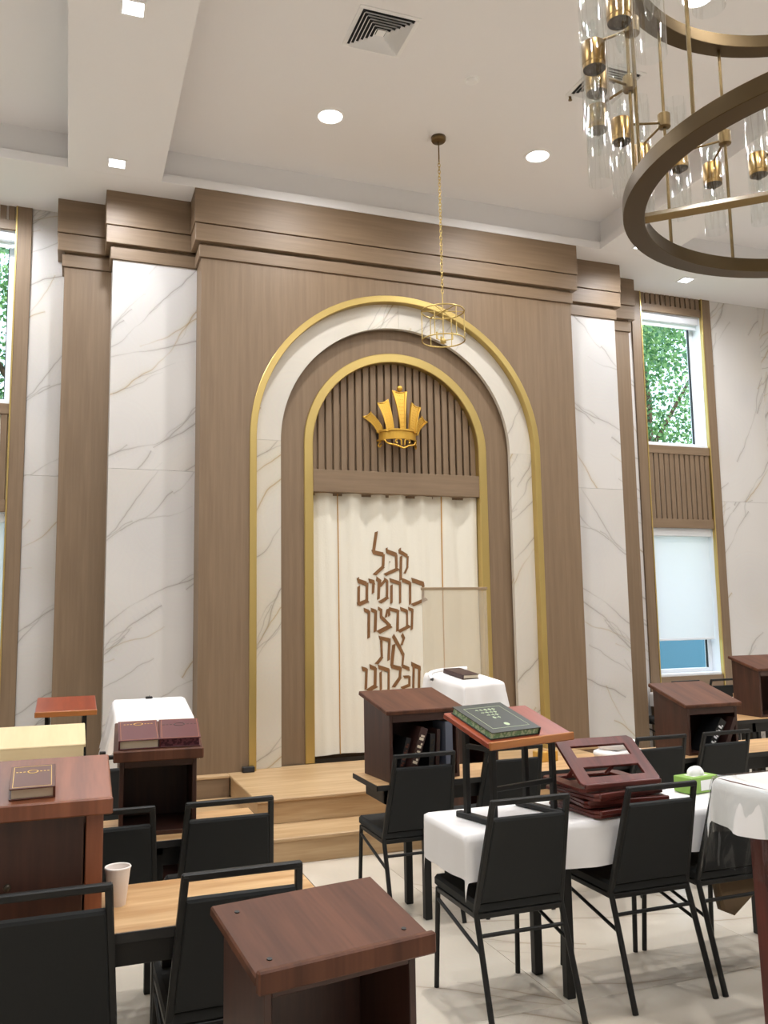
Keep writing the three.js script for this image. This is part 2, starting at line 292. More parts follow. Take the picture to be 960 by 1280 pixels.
// ---------------------------------------------------------------- ark portal
const YS = 3.155, W3 = 1.861, W2 = 2.585, W1 = 2.984, Z2 = -0.28, Z1 = -0.576, HP = 4.731;
function archGeo(ri, ro, yb, z0, z1, bevel = 0.002) {
  const s = new THREE.Shape(); s.moveTo(-ro, yb); s.lineTo(-ro, YS); s.absarc(0, YS, ro, Math.PI, 0, true); s.lineTo(ro, yb); s.lineTo(ri, yb); s.lineTo(ri, YS); s.absarc(0, YS, ri, 0, Math.PI, false); s.lineTo(-ri, yb); s.closePath();
  const g = new THREE.ExtrudeGeometry(s, { depth: z1 - z0 - 2 * bevel, bevelEnabled: true, bevelThickness: bevel, bevelSize: bevel, bevelOffset: -bevel, bevelSegments: 1, curveSegments: 64 }).translate(0, 0, z0 + bevel);
  return uvBox(toCreasedNormals(g, 0.5));
}
function arcPiece(ri, ro, a0, a1, z0, z1, off) {
  const s = new THREE.Shape(); s.absarc(0, YS, ro, a0, a1, false); s.absarc(0, YS, ri, a1, a0, true); s.closePath();
  return uvBox(toCreasedNormals(new THREE.ExtrudeGeometry(s, { depth: z1 - z0, bevelEnabled: false, curveSegments: 40 }).translate(0, 0, z0), 0.5), { off });
}
{
  const p = thing('ark_portal', 'tall taupe wood and marble ark surround with gold edged arches and stepped cornice', 'ark surround');
  const s = new THREE.Shape(); s.moveTo(-W3, 0); s.lineTo(W3, 0); s.lineTo(W3, HP); s.lineTo(-W3, HP); s.closePath();
  const h = new THREE.Path(); h.moveTo(-1.385, 0.02); h.lineTo(-1.385, YS); h.absarc(0, YS, 1.385, Math.PI, 0, true); h.lineTo(1.385, 0.02); h.closePath(); s.holes.push(h);
  part('centre_panel', uvBox(toCreasedNormals(new THREE.ExtrudeGeometry(s, { depth: 0.42, bevelEnabled: false, curveSegments: 64 }).translate(0, 0, -0.42), 0.5)), M.taupe, p);
  part('outer_gold_arch', archGeo(1.372, 1.433, PY, -0.068, 0.014, 0.004), M.gold, p, 'gold band round the outer arch');
  for (const q of [-1, 1]) {
    part('marble_panel', box(Math.min(q * 1.141, q * 1.4), Math.max(q * 1.141, q * 1.4), PY, YS, -0.115, -0.068, 0.0015, { off: [q * 0.5, 0.9 + q * 0.3] }), M.marbleArch, p);
    part('marble_panel', arcPiece(1.141, 1.4, q < 0 ? Math.PI / 2 + 0.0007 : 0.0007, q < 0 ? Math.PI - 0.0007 : Math.PI / 2 - 0.0007, -0.115, -0.068, [q * 0.4 + 1.3, 0.2]), M.marbleArch, p);
  }
  part('inner_arch_panel', archGeo(0.86, 1.165, PY, -0.185, -0.14), M.taupe, p);
  part('inner_gold_arch', archGeo(0.83, 0.9145, PY, -0.25, -0.122, 0.006), M.gold, p, 'gold band round the inner arch');
  part('slat_backing', uvBox(new THREE.ShapeGeometry((() => { const t = new THREE.Shape(); t.moveTo(-0.86, 2.7); t.lineTo(0.86, 2.7); t.lineTo(0.86, YS); t.absarc(0, YS, 0.86, 0, Math.PI, false); t.closePath(); return t; })(), 40).translate(0, 0, -0.232)), M.taupe, p);
  const pitch = 0.0733;
  for (let i = -11; i <= 11; i++) {
    const x = i * pitch, w = 0.055, R = 0.852, xe = Math.abs(x) + w / 2; if (xe > R) continue;
    const yl = YS + Math.sqrt(R * R - Math.min(R, Math.abs(x - w / 2)) ** 2), yr = YS + Math.sqrt(R * R - Math.min(R, Math.abs(x + w / 2)) ** 2);
    part('slat', prism([[x - w / 2, 2.9], [x + w / 2, 2.9], [x + w / 2, yr], [x - w / 2, yl]], 0.034, 0.004).translate(0, 0, -0.232), M.taupe, p);
  }
  part('lintel', box(-0.835, 0.835, 2.722, 2.928, -0.235, -0.132, 0.003, { swap: true }), M.taupe, p);
  part('opening_back', box(-0.9, 0.9, PY, 2.8, -0.38, -0.35, 0), M.taupe, p, 'wooden ark doors behind the curtain');
  for (const q of [-1, 1]) {
    const mm = q < 0 ? M.marble : M.marbleMirror, A = (u, v) => [Math.min(q * u, q * v), Math.max(q * u, q * v)];
    let [x0, x1] = A(W3 - 0.03, W2 - 0.012);
    part('pier_core', box(x0, x1, 0, HP, Z1, Z2 - 0.02, 0), M.taupe, p);
    [x0, x1] = A(W3 - 0.03, W2);
    part('marble_slab', box(x0, x1, 0, 2.8792, Z2 - 0.02, Z2, 0.0015, { off: [0.2 * q + 1.35, 0.62] }), mm, p);
    part('marble_slab', box(x0, x1, 2.8808, HP, Z2 - 0.02, Z2, 0.0015, { off: [0.7 * q + 0.4, 1.5] }), mm, p);
    part('pier_return', box(...A(W2 - 0.012, W2 - 0.001), 0, HP, Z1, Z2 - 0.021, 0.001), mm, p);
    part('pilaster', box(...A(W2 - 0.4, W1), 0, HP, WZ, Z1, 0.003), M.taupe, p);
  }
  const tiers = [[5.03, H, 0.067], [4.866, 5.022, 0.06], [HP, 4.842, 0.02]];
  for (const [y0, y1, o] of tiers) {
    const band = (w, z, zb) => part('cornice_band', box(-w - o, w + o, y0, y1, zb, z + o * 0.75, 0.003, { swap: true }), M.taupe, p);
    band(W3, 0, Z2); band(W2, Z2, Z1); band(W1, Z1, WZ);
  }
  part('cornice_core', merge(box(-W3, W3, HP, H, Z2, -0.004, 0), box(-W2, W2, HP, H, Z1, Z2, 0), box(-W1, W1, HP, H, WZ, Z1, 0)), M.taupe, p);
}
{
  const st = thing('ark_platform', 'two step light oak platform in front of the ark', 'platform');
  part('lower_step', box(-2.02, 2.02, 0, 0.147, 0.11, 1.56, 0.003, { swap: true }), M.oak, st); part('lower_tread', box(-2.03, 2.03, 0.147, 0.17, 0.11, 1.575, 0.004, { swap: true }), M.oak, st);
  part('upper_step', box(-1.6, 1.6, 0.17, 0.317, 0.0, 1.16, 0.003, { swap: true, off: [0.4, 0.2] }), M.oak, st);
  part('upper_tread', box(-1.61, 1.61, 0.317, PY, -0.12, 1.175, 0.004, { swap: true, off: [0.3, 0.6] }), M.oak, st);
  for (const q of [-1, 1]) { part('side_ledge', box(Math.min(q * 1.61, q * 1.96), Math.max(q * 1.61, q * 1.96), 0, 0.318, 0.0, 0.1, 0.002, { swap: true }), M.taupe, st); part('ledge_cap', box(Math.min(q * 1.61, q * 1.965), Math.max(q * 1.61, q * 1.965), 0.318, PY, 0.0, 0.108, 0.003, { swap: true }), M.oak, st); }
}
{
  const o = thing('floor_outlet', 'small black box on the oak platform at the foot of the gold arch', 'outlet', [-1.445, PY, 0.035]);
  part('body', box(-0.05, 0.05, 0, 0.045, -0.02, 0.03, 0.004), M.black, o); part('cover', box(-0.04, 0.04, 0.008, 0.037, 0.03, 0.033, 0.001), M.ventDark, o);
}
// ---------------------------------------------------------------- ark curtain with applied lettering
const curtainZ = (x, y) => { const t = Math.max(0, Math.min(1, (y - 1.9) / 0.8)), a = 0.008 + 0.02 * t * t; return -0.217 + a * (Math.sin(x * 26 + 0.6 + 0.7 * Math.sin(x * 5)) + 0.45 * Math.sin(x * 14.3 + 2)) + 0.003 * Math.sin(x * 61 + y * 1.8) + 0.004 * Math.sin(y * 5 + x * 9) * (1 - Math.min(1, (y - 0.38) / 1.4)); };
const LETTERS = [
  ['lamed', [[-0.206,2.376,-0.234,2.195,0.0231],[-0.247,2.187,-0.136,2.163,0.0333],[-0.139,2.163,-0.146,2.048,0.0231],[-0.143,2.052,-0.23,1.976,0.0259]]],
  ['bet', [[-0.111,2.201,-0.007,2.16,0.0333],[-0.1,2.229,-0.101,2.196,0.0129],[-0.014,2.16,-0.013,2.039,0.0204],[0.005,2.034,-0.127,1.976,0.0259]]],
  ['qof', [[0.01,2.195,0.108,2.15,0.0296],[0.025,2.226,0.024,2.196,0.0129],[0.108,2.15,0.1,2.049,0.0185],[0.104,2.053,0.066,1.988,0.0185],[0.033,2.151,0.025,1.926,0.0204]]],
  ['final_mem', [[-0.398,1.923,-0.297,1.893,0.0352],[-0.388,1.953,-0.388,1.923,0.0129],[-0.299,1.901,-0.304,1.732,0.0222],[-0.294,1.741,-0.393,1.706,0.0314],[-0.384,1.873,-0.388,1.701,0.0222]]],
  ['yod', [[-0.28,1.923,-0.229,1.908,0.0324],[-0.24,1.914,-0.245,1.807,0.0185]]],
  ['mem', [[-0.213,1.942,-0.167,1.908,0.0314],[-0.187,1.909,-0.195,1.752,0.0222],[-0.183,1.868,-0.121,1.93,0.0222],[-0.137,1.937,-0.096,1.914,0.0241],[-0.104,1.917,-0.109,1.762,0.0204],[-0.099,1.77,-0.183,1.722,0.0259]]],
  ['het', [[-0.076,1.928,0.027,1.893,0.0296],[-0.062,1.882,-0.065,1.714,0.0185],[0.019,1.9,0.016,1.713,0.0185]]],
  ['resh', [[0.038,1.928,0.132,1.898,0.0314],[0.127,1.904,0.123,1.703,0.0204]]],
  ['bet', [[0.145,1.928,0.261,1.89,0.0352],[0.251,1.89,0.248,1.748,0.0185],[0.286,1.752,0.145,1.695,0.0259]]],
  ['final_nun', [[-0.334,1.657,-0.281,1.639,0.0296],[-0.284,1.646,-0.29,1.4,0.0222]]],
  ['vav', [[-0.264,1.656,-0.218,1.638,0.0296],[-0.223,1.645,-0.231,1.457,0.0222]]],
  ['tsadi', [[-0.2,1.67,-0.162,1.646,0.0241],[-0.171,1.653,-0.172,1.59,0.0204],[-0.18,1.597,-0.076,1.501,0.0259],[-0.076,1.508,-0.202,1.451,0.0333],[-0.096,1.666,-0.087,1.599,0.0204],[-0.126,1.584,-0.106,1.662,0.0185]]],
  ['resh', [[-0.086,1.663,-0.003,1.64,0.0278],[-0.007,1.647,-0.016,1.457,0.0204]]],
  ['bet', [[0.018,1.662,0.092,1.636,0.0278],[0.085,1.641,0.084,1.501,0.0185],[0.112,1.504,-0.004,1.454,0.0259]]],
  ['vav', [[0.102,1.663,0.153,1.647,0.0259],[0.145,1.654,0.135,1.468,0.0185]]],
  ['tav', [[-0.193,1.401,-0.086,1.377,0.0296],[-0.174,1.383,-0.17,1.219,0.0185],[-0.169,1.226,-0.224,1.165,0.0241],[-0.091,1.388,-0.103,1.194,0.0222]]],
  ['alef', [[-0.056,1.419,0.042,1.232,0.0259],[0.04,1.244,0.027,1.145,0.0167],[-0.05,1.337,-0.071,1.148,0.0241],[0.028,1.429,0.05,1.38,0.0241],[0.044,1.385,0.021,1.329,0.0167]]],
  ['vav', [[-0.361,1.129,-0.31,1.114,0.0314],[-0.316,1.121,-0.327,0.946,0.0204]]],
  ['nun', [[-0.284,1.146,-0.227,1.12,0.0314],[-0.233,1.127,-0.239,0.958,0.0204],[-0.229,0.971,-0.308,0.928,0.0314]]],
  ['tav', [[-0.207,1.139,-0.096,1.102,0.0314],[-0.185,1.094,-0.186,0.931,0.0204],[-0.103,1.109,-0.109,0.925,0.0185]]],
  ['lamed', [[-0.079,1.142,0.012,1.115,0.0314],[0.007,1.123,0.0,1.031,0.0204],[0.003,1.037,-0.06,0.95,0.0241]]],
  ['pe', [[0.022,1.142,0.1,1.109,0.0278],[0.04,1.04,0.102,1.04,0.0204],[0.098,1.04,0.096,0.955,0.0204],[0.1,0.964,0.015,0.939,0.0241]]],
  ['tav', [[0.122,1.155,0.21,1.112,0.0314],[0.147,1.134,0.139,0.923,0.0185],[0.197,1.116,0.19,0.921,0.0185]]],
  ['swash', [[-0.197,0.869,-0.27,0.844,0.0278],[-0.265,0.846,-0.313,0.806,0.0167],[-0.31,0.809,-0.344,0.771,0.0074]]],
];

{
  const c = thing('ark_curtain', 'cream ark curtain with brown calligraphic lettering below the slatted arch', 'curtain', [0, 0, 0]);
  const nx = 96, ny = 60, x0 = -0.826, x1 = 0.826, y0 = 0.388, y1 = 2.76;
  const g = new THREE.PlaneGeometry(x1 - x0, y1 - y0, nx, ny), p = g.attributes.position;
  for (let i = 0; i < p.count; i++) { const x = p.getX(i) + (x0 + x1) / 2; let y = p.getY(i) + (y0 + y1) / 2; if (y < y0 + 0.01) y += 0.006 * Math.sin(x * 9); p.setXYZ(i, x, y, curtainZ(x, y)); }
  g.computeVertexNormals(); part('fabric', uvBox(toCreasedNormals(g, 1.2)), M.curtain, c);
  const slab = (quad) => { const P = []; const f = quad.map(([x, y]) => [x, y, curtainZ(x, y) + 0.007]), b = quad.map(([x, y]) => [x, y, curtainZ(x, y) + 0.0005]); const q = (A, B, C, D) => P.push(...A, ...B, ...C, ...A, ...C, ...D); q(f[0], f[1], f[2], f[3]); for (let i = 0; i < 4; i++) { const j = (i + 1) % 4; q(f[i], b[i], b[j], f[j]); } return flat(P); };
  for (const sx of [-0.572, 0.452]) { const gs = []; for (let k = 0; k < 24; k++) { const ya = y0 + (y1 - y0) * k / 24, yb = y0 + (y1 - y0) * (k + 1) / 24; gs.push(slab([[sx - 0.004, ya], [sx + 0.004, ya], [sx + 0.004, yb], [sx - 0.004, yb]])); } part('gold_stripe', merge(gs), M.stripe, c, 'thin vertical gold stripe'); }
  for (const [name, strokes] of LETTERS) {
    const gs = strokes.map(([ax, ay, bx, by, w]) => {
      w *= 1.15; const L = Math.hypot(bx - ax, by - ay), dx = (bx - ax) / L, dy = (by - ay) / L, nx2 = -dy * w / 2, ny2 = dx * w / 2, k = w * 0.28; // slanted pen ends
      const A = [ax + nx2 - dx * k, ay + ny2 - dy * k], B = [ax - nx2 + dx * k, ay - ny2 + dy * k], C = [bx - nx2 + dx * k, by - ny2 + dy * k], D = [bx + nx2 - dx * k, by + ny2 - dy * k], n = Math.max(1, Math.ceil(L / 0.016)), mid = (p, q, t) => [p[0] + (q[0] - p[0]) * t, p[1] + (q[1] - p[1]) * t];
      return merge(Array.from({ length: n }, (_, i) => slab([mid(A, D, i / n), mid(B, C, i / n), mid(B, C, (i + 1) / n), mid(A, D, (i + 1) / n)].reverse())));
    });
    if (name === 'bet' && strokes[0][1] > 2) gs.push(slab([[-0.079, 2.096], [-0.073, 2.09], [-0.067, 2.096], [-0.073, 2.103]]));
    part('letter_' + name, merge(gs), M.letter, c);
  }
}
// ---------------------------------------------------------------- crown
{
  const cr = thing('filigree_ornament', 'gold crown shaped ornament on the slatted arch panel', 'ornament', [0.0, 3.135, -0.198]);
  const R = 0.19;
  const curved = (t0, t1, y0, y1, r, th, n = 20) => { const P = [], q = (A, B, C, D) => P.push(...A, ...B, ...C, ...A, ...C, ...D), at = (t, y, rr) => [Math.sin(t) * rr, y, Math.cos(t) * rr]; for (let i = 0; i < n; i++) { const a = t0 + (t1 - t0) * i / n, b = t0 + (t1 - t0) * (i + 1) / n, dip = (t) => 0; q(at(a, y0, r), at(b, y0, r), at(b, y1, r), at(a, y1, r)); q(at(b, y0, r - th), at(a, y0, r - th), at(a, y1, r - th), at(b, y1, r - th)); q(at(a, y1, r), at(b, y1, r), at(b, y1, r - th), at(a, y1, r - th)); q(at(b, y0, r), at(a, y0, r), at(a, y0, r - th), at(b, y0, r - th)); } return flat(P); };
  part('band', curved(-1.5, 1.5, 0.098, 0.175, R, 0.012), M.crown, cr);
  part('band_rim', curved(-1.52, 1.52, 0.168, 0.184, R + 0.012, 0.02), M.crown, cr); part('band_rim', curved(-1.52, 1.52, 0.09, 0.102, R + 0.009, 0.018), M.crown, cr);
  const lerp = (a, b, t) => a + (b - a) * t;
  const prongs = [[-1.2, -0.29, 0.02, 0.335, 0.026, 0.042], [-0.62, -0.165, 0.115, 0.445, 0.036, 0.052], [0, -0.01, 0.145, 0.545, 0.026, 0.07], [0.62, 0.165, 0.115, 0.43, 0.036, 0.052], [1.2, 0.29, 0.02, 0.325, 0.026, 0.042]];
  for (const [th, tx, tz, ty, wb, wt] of prongs) {
    const base = V3(Math.sin(th) * R, 0.17, Math.cos(th) * R), tip = V3(tx, ty, tz), n = 10, side = V3(Math.cos(th * 0.35), -Math.sin(th) * 0.6, -Math.sin(th * 0.35)).normalize(), out = V3(Math.sin(th), 0.25, Math.cos(th)).normalize();
    const row = []; for (let i = 0; i <= n; i++) { const t = i / n, e = t * t; row.push([V3(lerp(base.x, tip.x, 0.35 * t + 0.65 * e), lerp(base.y, tip.y, t), lerp(base.z, tip.z, 0.35 * t + 0.65 * e)), lerp(wb, wt, t * t * 0.8 + 0.2 * t)]); }
    const strip = (u0, u1, fr, bk) => { const P = [], pt = (i, u, d) => row[i][0].clone().addScaledVector(side, u * row[i][1]).addScaledVector(out, d).toArray(), q = (A, B, C, D) => P.push(...A, ...B, ...C, ...A, ...C, ...D); for (let i = 0; i < n; i++) { q(pt(i, u0, fr), pt(i, u1, fr), pt(i + 1, u1, fr), pt(i + 1, u0, fr)); q(pt(i, u1, bk), pt(i, u0, bk), pt(i + 1, u0, bk), pt(i + 1, u1, bk)); q(pt(i, u0, bk), pt(i, u0, fr), pt(i + 1, u0, fr), pt(i + 1, u0, bk)); q(pt(i, u1, fr), pt(i, u1, bk), pt(i + 1, u1, bk), pt(i + 1, u1, fr)); } q(pt(n, u0, fr), pt(n, u1, fr), pt(n, u1, bk), pt(n, u0, bk)); return flat(P); };
    const pr = part('prong', strip(-1, 1, 0, -0.014), M.crown, cr);
    const tl = row[n][0].clone().addScaledVector(side, -row[n][1] * 1.08), tr = row[n][0].clone().addScaledVector(side, row[n][1] * 1.08), mid = row[n][0].clone().add(V3(0, -0.012, 0)); tl.y += 0.006; tr.y += 0.006;
    part('rim', merge(strip(-1.05, -0.74, 0.008, 0), strip(0.74, 1.05, 0.008, 0), tube(tl, mid, 0.007, 6), tube(mid, tr, 0.007, 6)), M.crown, pr);
    const dots = []; for (let i = 1; i < n; i++) for (const u of [-0.4, 0, 0.4]) { const c = row[i][0].clone().addScaledVector(side, u * row[i][1]).addScaledVector(out, 0.002); dots.push(new THREE.OctahedronGeometry(0.0045).translate(c.x, c.y, c.z)); }
    part('filigree', merge(dots), M.crown, pr);
  }
  part('ball', new THREE.SphereGeometry(0.028, 16, 12).translate(-0.01, 0.575, 0.15), M.crown, cr);
  const curl = (pts, r) => new THREE.TubeGeometry(new THREE.CatmullRomCurve3(pts.map(([t, y, e = 0]) => V3(Math.sin(t) * (R + e), y, Math.cos(t) * (R + e)))), 28, r, 6);
  for (const s of [-1, 1]) part('scroll', merge(curl([[s * 1.35, 0.085], [s * 1.0, 0.09], [s * 0.75, 0.05], [s * 0.35, 0.03], [0, 0.0, 0.005]], 0.009), curl([[s * 0.08, 0.03], [s * 0.12, 0.08], [s * 0.3, 0.088], [s * 0.38, 0.06], [s * 0.28, 0.048]], 0.008), curl([[s * 1.2, 0.08], [s * 1.42, 0.05], [s * 1.3, 0.03], [s * 1.15, 0.045]], 0.008)), M.crown, cr);
  for (const s of [-1, 1]) part('bracket', box(s * 0.175 - 0.015, s * 0.175 + 0.015, 0.1, 0.17, 0.0, 0.04, 0.003), M.brassDark, cr);
}
// ---------------------------------------------------------------- lamps in the ceiling
function downSpot(color, candela, size, parent, y) { const l = new THREE.SpotLight(color, candela, 0, 1.46, 1, 2); l.position.y = y; l.target.position.set(0, -3, 0); l.castShadow = true; l.shadow.radius = size / 0.04; parent.add(l, l.target); return l; }
const ringG = lathe([[0.098, 0], [0.1, -0.008], [0.118, -0.008], [0.125, 0]], 40), lensG = lathe([[0, -0.004], [0.1, -0.004], [0.1, 0]], 40);
const roundSpots = [];
for (const z of [0.955, 3.05, 5.15, 7.25]) for (const x of [-0.965, 0.965]) roundSpots.push([x, z]);
for (const z of [0.955]) for (const x of [-4.08, 4.08]) roundSpots.push([x, z]);
roundSpots.forEach(([x, z]) => {
  const sideCoffer = Math.abs(x) > 3, row = sideCoffer ? 'side coffer' : z < 2 ? 'in the row nearest the ark wall' : 'in a row further from the ark wall';
  const o = thing('round_downlight', 'glowing round recessed downlight in the coffer ceiling, ' + row, 'downlight', [x, H2, z], 0, sideCoffer ? 'round downlights in the side coffers' : z < 2 ? 'round downlights by the ark' : 'round downlights over the hall');
  part('trim_ring', ringG, M.white, o); part('lens', lensG, M.glow, o); downSpot(WARM, DOWNLIGHT, 0.16, o, -0.02);
});
const sqSpots = [];
for (const x of [-2.59, 2.59]) for (const z of [0.25, 2.17, 4.09, 6.01, 7.93]) sqSpots.push([x, z, 'soffit beam']);
sqSpots.push([-3.6, -0.355, 'soffit over the left window'], [3.63, -0.355, 'soffit over the right window']);
sqSpots.forEach(([x, z, where]) => {
  const beamwise = where === 'soffit beam';
  const o = thing('square_downlight', beamwise ? 'small square recessed downlight in a soffit beam' : 'small square recessed downlight in the ' + where, 'downlight', [x, H, z], 0, beamwise ? 'square downlights along the soffit beams' : undefined);
  const q = 0.062, w = 0.078;
  part('trim', merge(box(-w, w, -0.006, 0, -w, -q, 0.001), box(-w, w, -0.006, 0, q, w, 0.001), box(-w, -q, -0.006, 0, -q, q, 0.001), box(q, w, -0.006, 0, -q, q, 0.001)), M.white, o);
  part('lens', box(-q, q, -0.003, 0, -q, q, 0), M.glowSquare, o); downSpot(NEUTRAL, SQUARELIGHT, 0.1, o, -0.016);
});
function vent(x, z, label) {
  const o = thing('ceiling_vent', label, 'vent', [x, H2, z]), S = 0.19;
  part('backing', box(-S, S, -0.001, 0, -S, S, 0), M.ventDark, o);
  const ring = (a, b, ya, yb) => { const P = [], q = (A, B, C, D) => P.push(...A, ...B, ...C, ...A, ...C, ...D), c = [[-1, -1], [1, -1], [1, 1], [-1, 1]]; for (let i = 0; i < 4; i++) { const [p, r] = [c[i], c[(i + 1) % 4]]; q([p[0] * a, ya, p[1] * a], [r[0] * a, ya, r[1] * a], [r[0] * b, yb, r[1] * b], [p[0] * b, yb, p[1] * b]); q([p[0] * b, yb, p[1] * b], [r[0] * b, yb, r[1] * b], [r[0] * b, yb + 0.004, r[1] * b], [p[0] * b, yb + 0.004, p[1] * b]); } return flat(P); };
  part('frame', merge(box(-S - 0.03, S + 0.03, -0.008, 0, -S - 0.03, -S, 0.002), box(-S - 0.03, S + 0.03, -0.008, 0, S, S + 0.03, 0.002), box(-S - 0.03, -S, -0.008, 0, -S, S, 0.002), box(S, S + 0.03, -0.008, 0, -S, S, 0.002)), M.white, o);
  for (let k = 0; k < 6; k++) { const b = S - 0.004 - k * 0.026; part('louvre', ring(b - 0.004, b - 0.02, -0.028, -0.008), M.white, o); }
  part('centre_plate', box(-0.03, 0.03, -0.012, -0.008, -0.03, 0.03, 0.001), M.white, o);
  return o;
}
vent(-0.92, 2.045, 'square white louvred ceiling vent clear of the chandelier'); vent(0.93, 2.045, 'square white louvred ceiling vent behind the chandelier glass');
{
  const o = thing('smoke_detector', 'small round white detector on the coffer ceiling', 'detector', [-0.075, H2, 1.76]);
  part('base', lathe([[0, -0.006], [0.06, -0.006], [0.062, 0]], 24), M.white, o); part('cap', lathe([[0, -0.026], [0.035, -0.024], [0.046, -0.012], [0.046, -0.006]], 24), M.white, o);
  const s = thing('sprinkler', 'tiny brass sprinkler head beside the ceiling vent', 'sprinkler', [0.752, H2, 1.825]);
  part('rose', lathe([[0, -0.004], [0.028, -0.004], [0.03, 0]], 16), M.white, s); part('head', merge(lathe([[0.008, -0.004], [0.008, -0.03], [0.014, -0.032], [0, -0.034]], 10), tube(V3(-0.012, -0.005, 0), V3(-0.006, -0.035, 0), 0.002, 5), tube(V3(0.012, -0.005, 0), V3(0.006, -0.035, 0), 0.002, 5)), M.brass, s); part('deflector', lathe([[0, -0.04], [0.016, -0.039], [0.016, -0.037], [0, -0.036]], 10), M.brass, s);
}
// ---------------------------------------------------------------- pendant before the ark
{
  const o = thing('pendant_lantern', 'small open gold ring cage lantern hanging on a long chain', 'pendant lamp', [0, 3.85, 0.95]);
  const top = H2 - 3.85;
  part('canopy', lathe([[0, top - 0.045], [0.055, top - 0.042], [0.062, top - 0.03], [0.062, top], [0, top]], 28), M.brass, o);
  part('stem', tube(V3(0, top - 0.22, 0), V3(0, top - 0.04, 0), 0.006, 8), M.brass, o);
  const links = [], n = 40, y0 = 0.42, y1 = top - 0.21; for (let i = 0; i < n; i++) { const g = new THREE.TorusGeometry(0.011, 0.0028, 5, 10); g.scale(1, 1.75, 1); if (i % 2) g.rotateY(Math.PI / 2); g.translate(0, y0 + (i + 0.5) * (y1 - y0) / n, 0); links.push(g); }
  part('chain', merge(links), M.gold, o);
  const ring = (y) => new THREE.TorusGeometry(0.178, 0.006, 8, 48).rotateX(Math.PI / 2).translate(0, y, 0);
  part('top_ring', ring(0.262), M.gold, o); part('bottom_ring', ring(0.012), M.gold, o);
  for (let k = 0; k < 6; k++) { const a = k * Math.PI / 3 + 0.3, x = Math.cos(a) * 0.178, z = Math.sin(a) * 0.178; part('cage_rod', tube(V3(x, 0.012, z), V3(x, 0.262, z), 0.004, 6), M.gold, o); }
  part('top_spokes', merge([0, 1, 2].map((k) => { const a = k * Math.PI / 3 + 0.3; return tube(V3(Math.cos(a) * 0.178, 0.262, Math.sin(a) * 0.178), V3(-Math.cos(a) * 0.178, 0.262, -Math.sin(a) * 0.178), 0.004, 6); })), M.gold, o);
  part('centre_rod', tube(V3(0, 0.0, 0), V3(0, 0.43, 0), 0.005, 8), M.gold, o);
  part('hub', lathe([[0, -0.02], [0.02, -0.01], [0.024, 0.01], [0.012, 0.03], [0, 0.03]], 16), M.gold, o);
  for (let k = 0; k < 3; k++) { const a = k * 2.094 + 0.7, x = Math.cos(a) * 0.075, z = Math.sin(a) * 0.075; const c = part('candle', merge(tube(V3(0, 0.012, 0), V3(x, 0.012, z), 0.004, 6), tube(V3(x, 0.01, z), V3(x, 0.07, z), 0.009, 8)), M.gold, o); part('bulb', lathe([[0, 0], [0.008, 0.005], [0.014, 0.022], [0.007, 0.045], [0, 0.056]], 10).translate(x, 0.07, z), M.glass, c); }
}
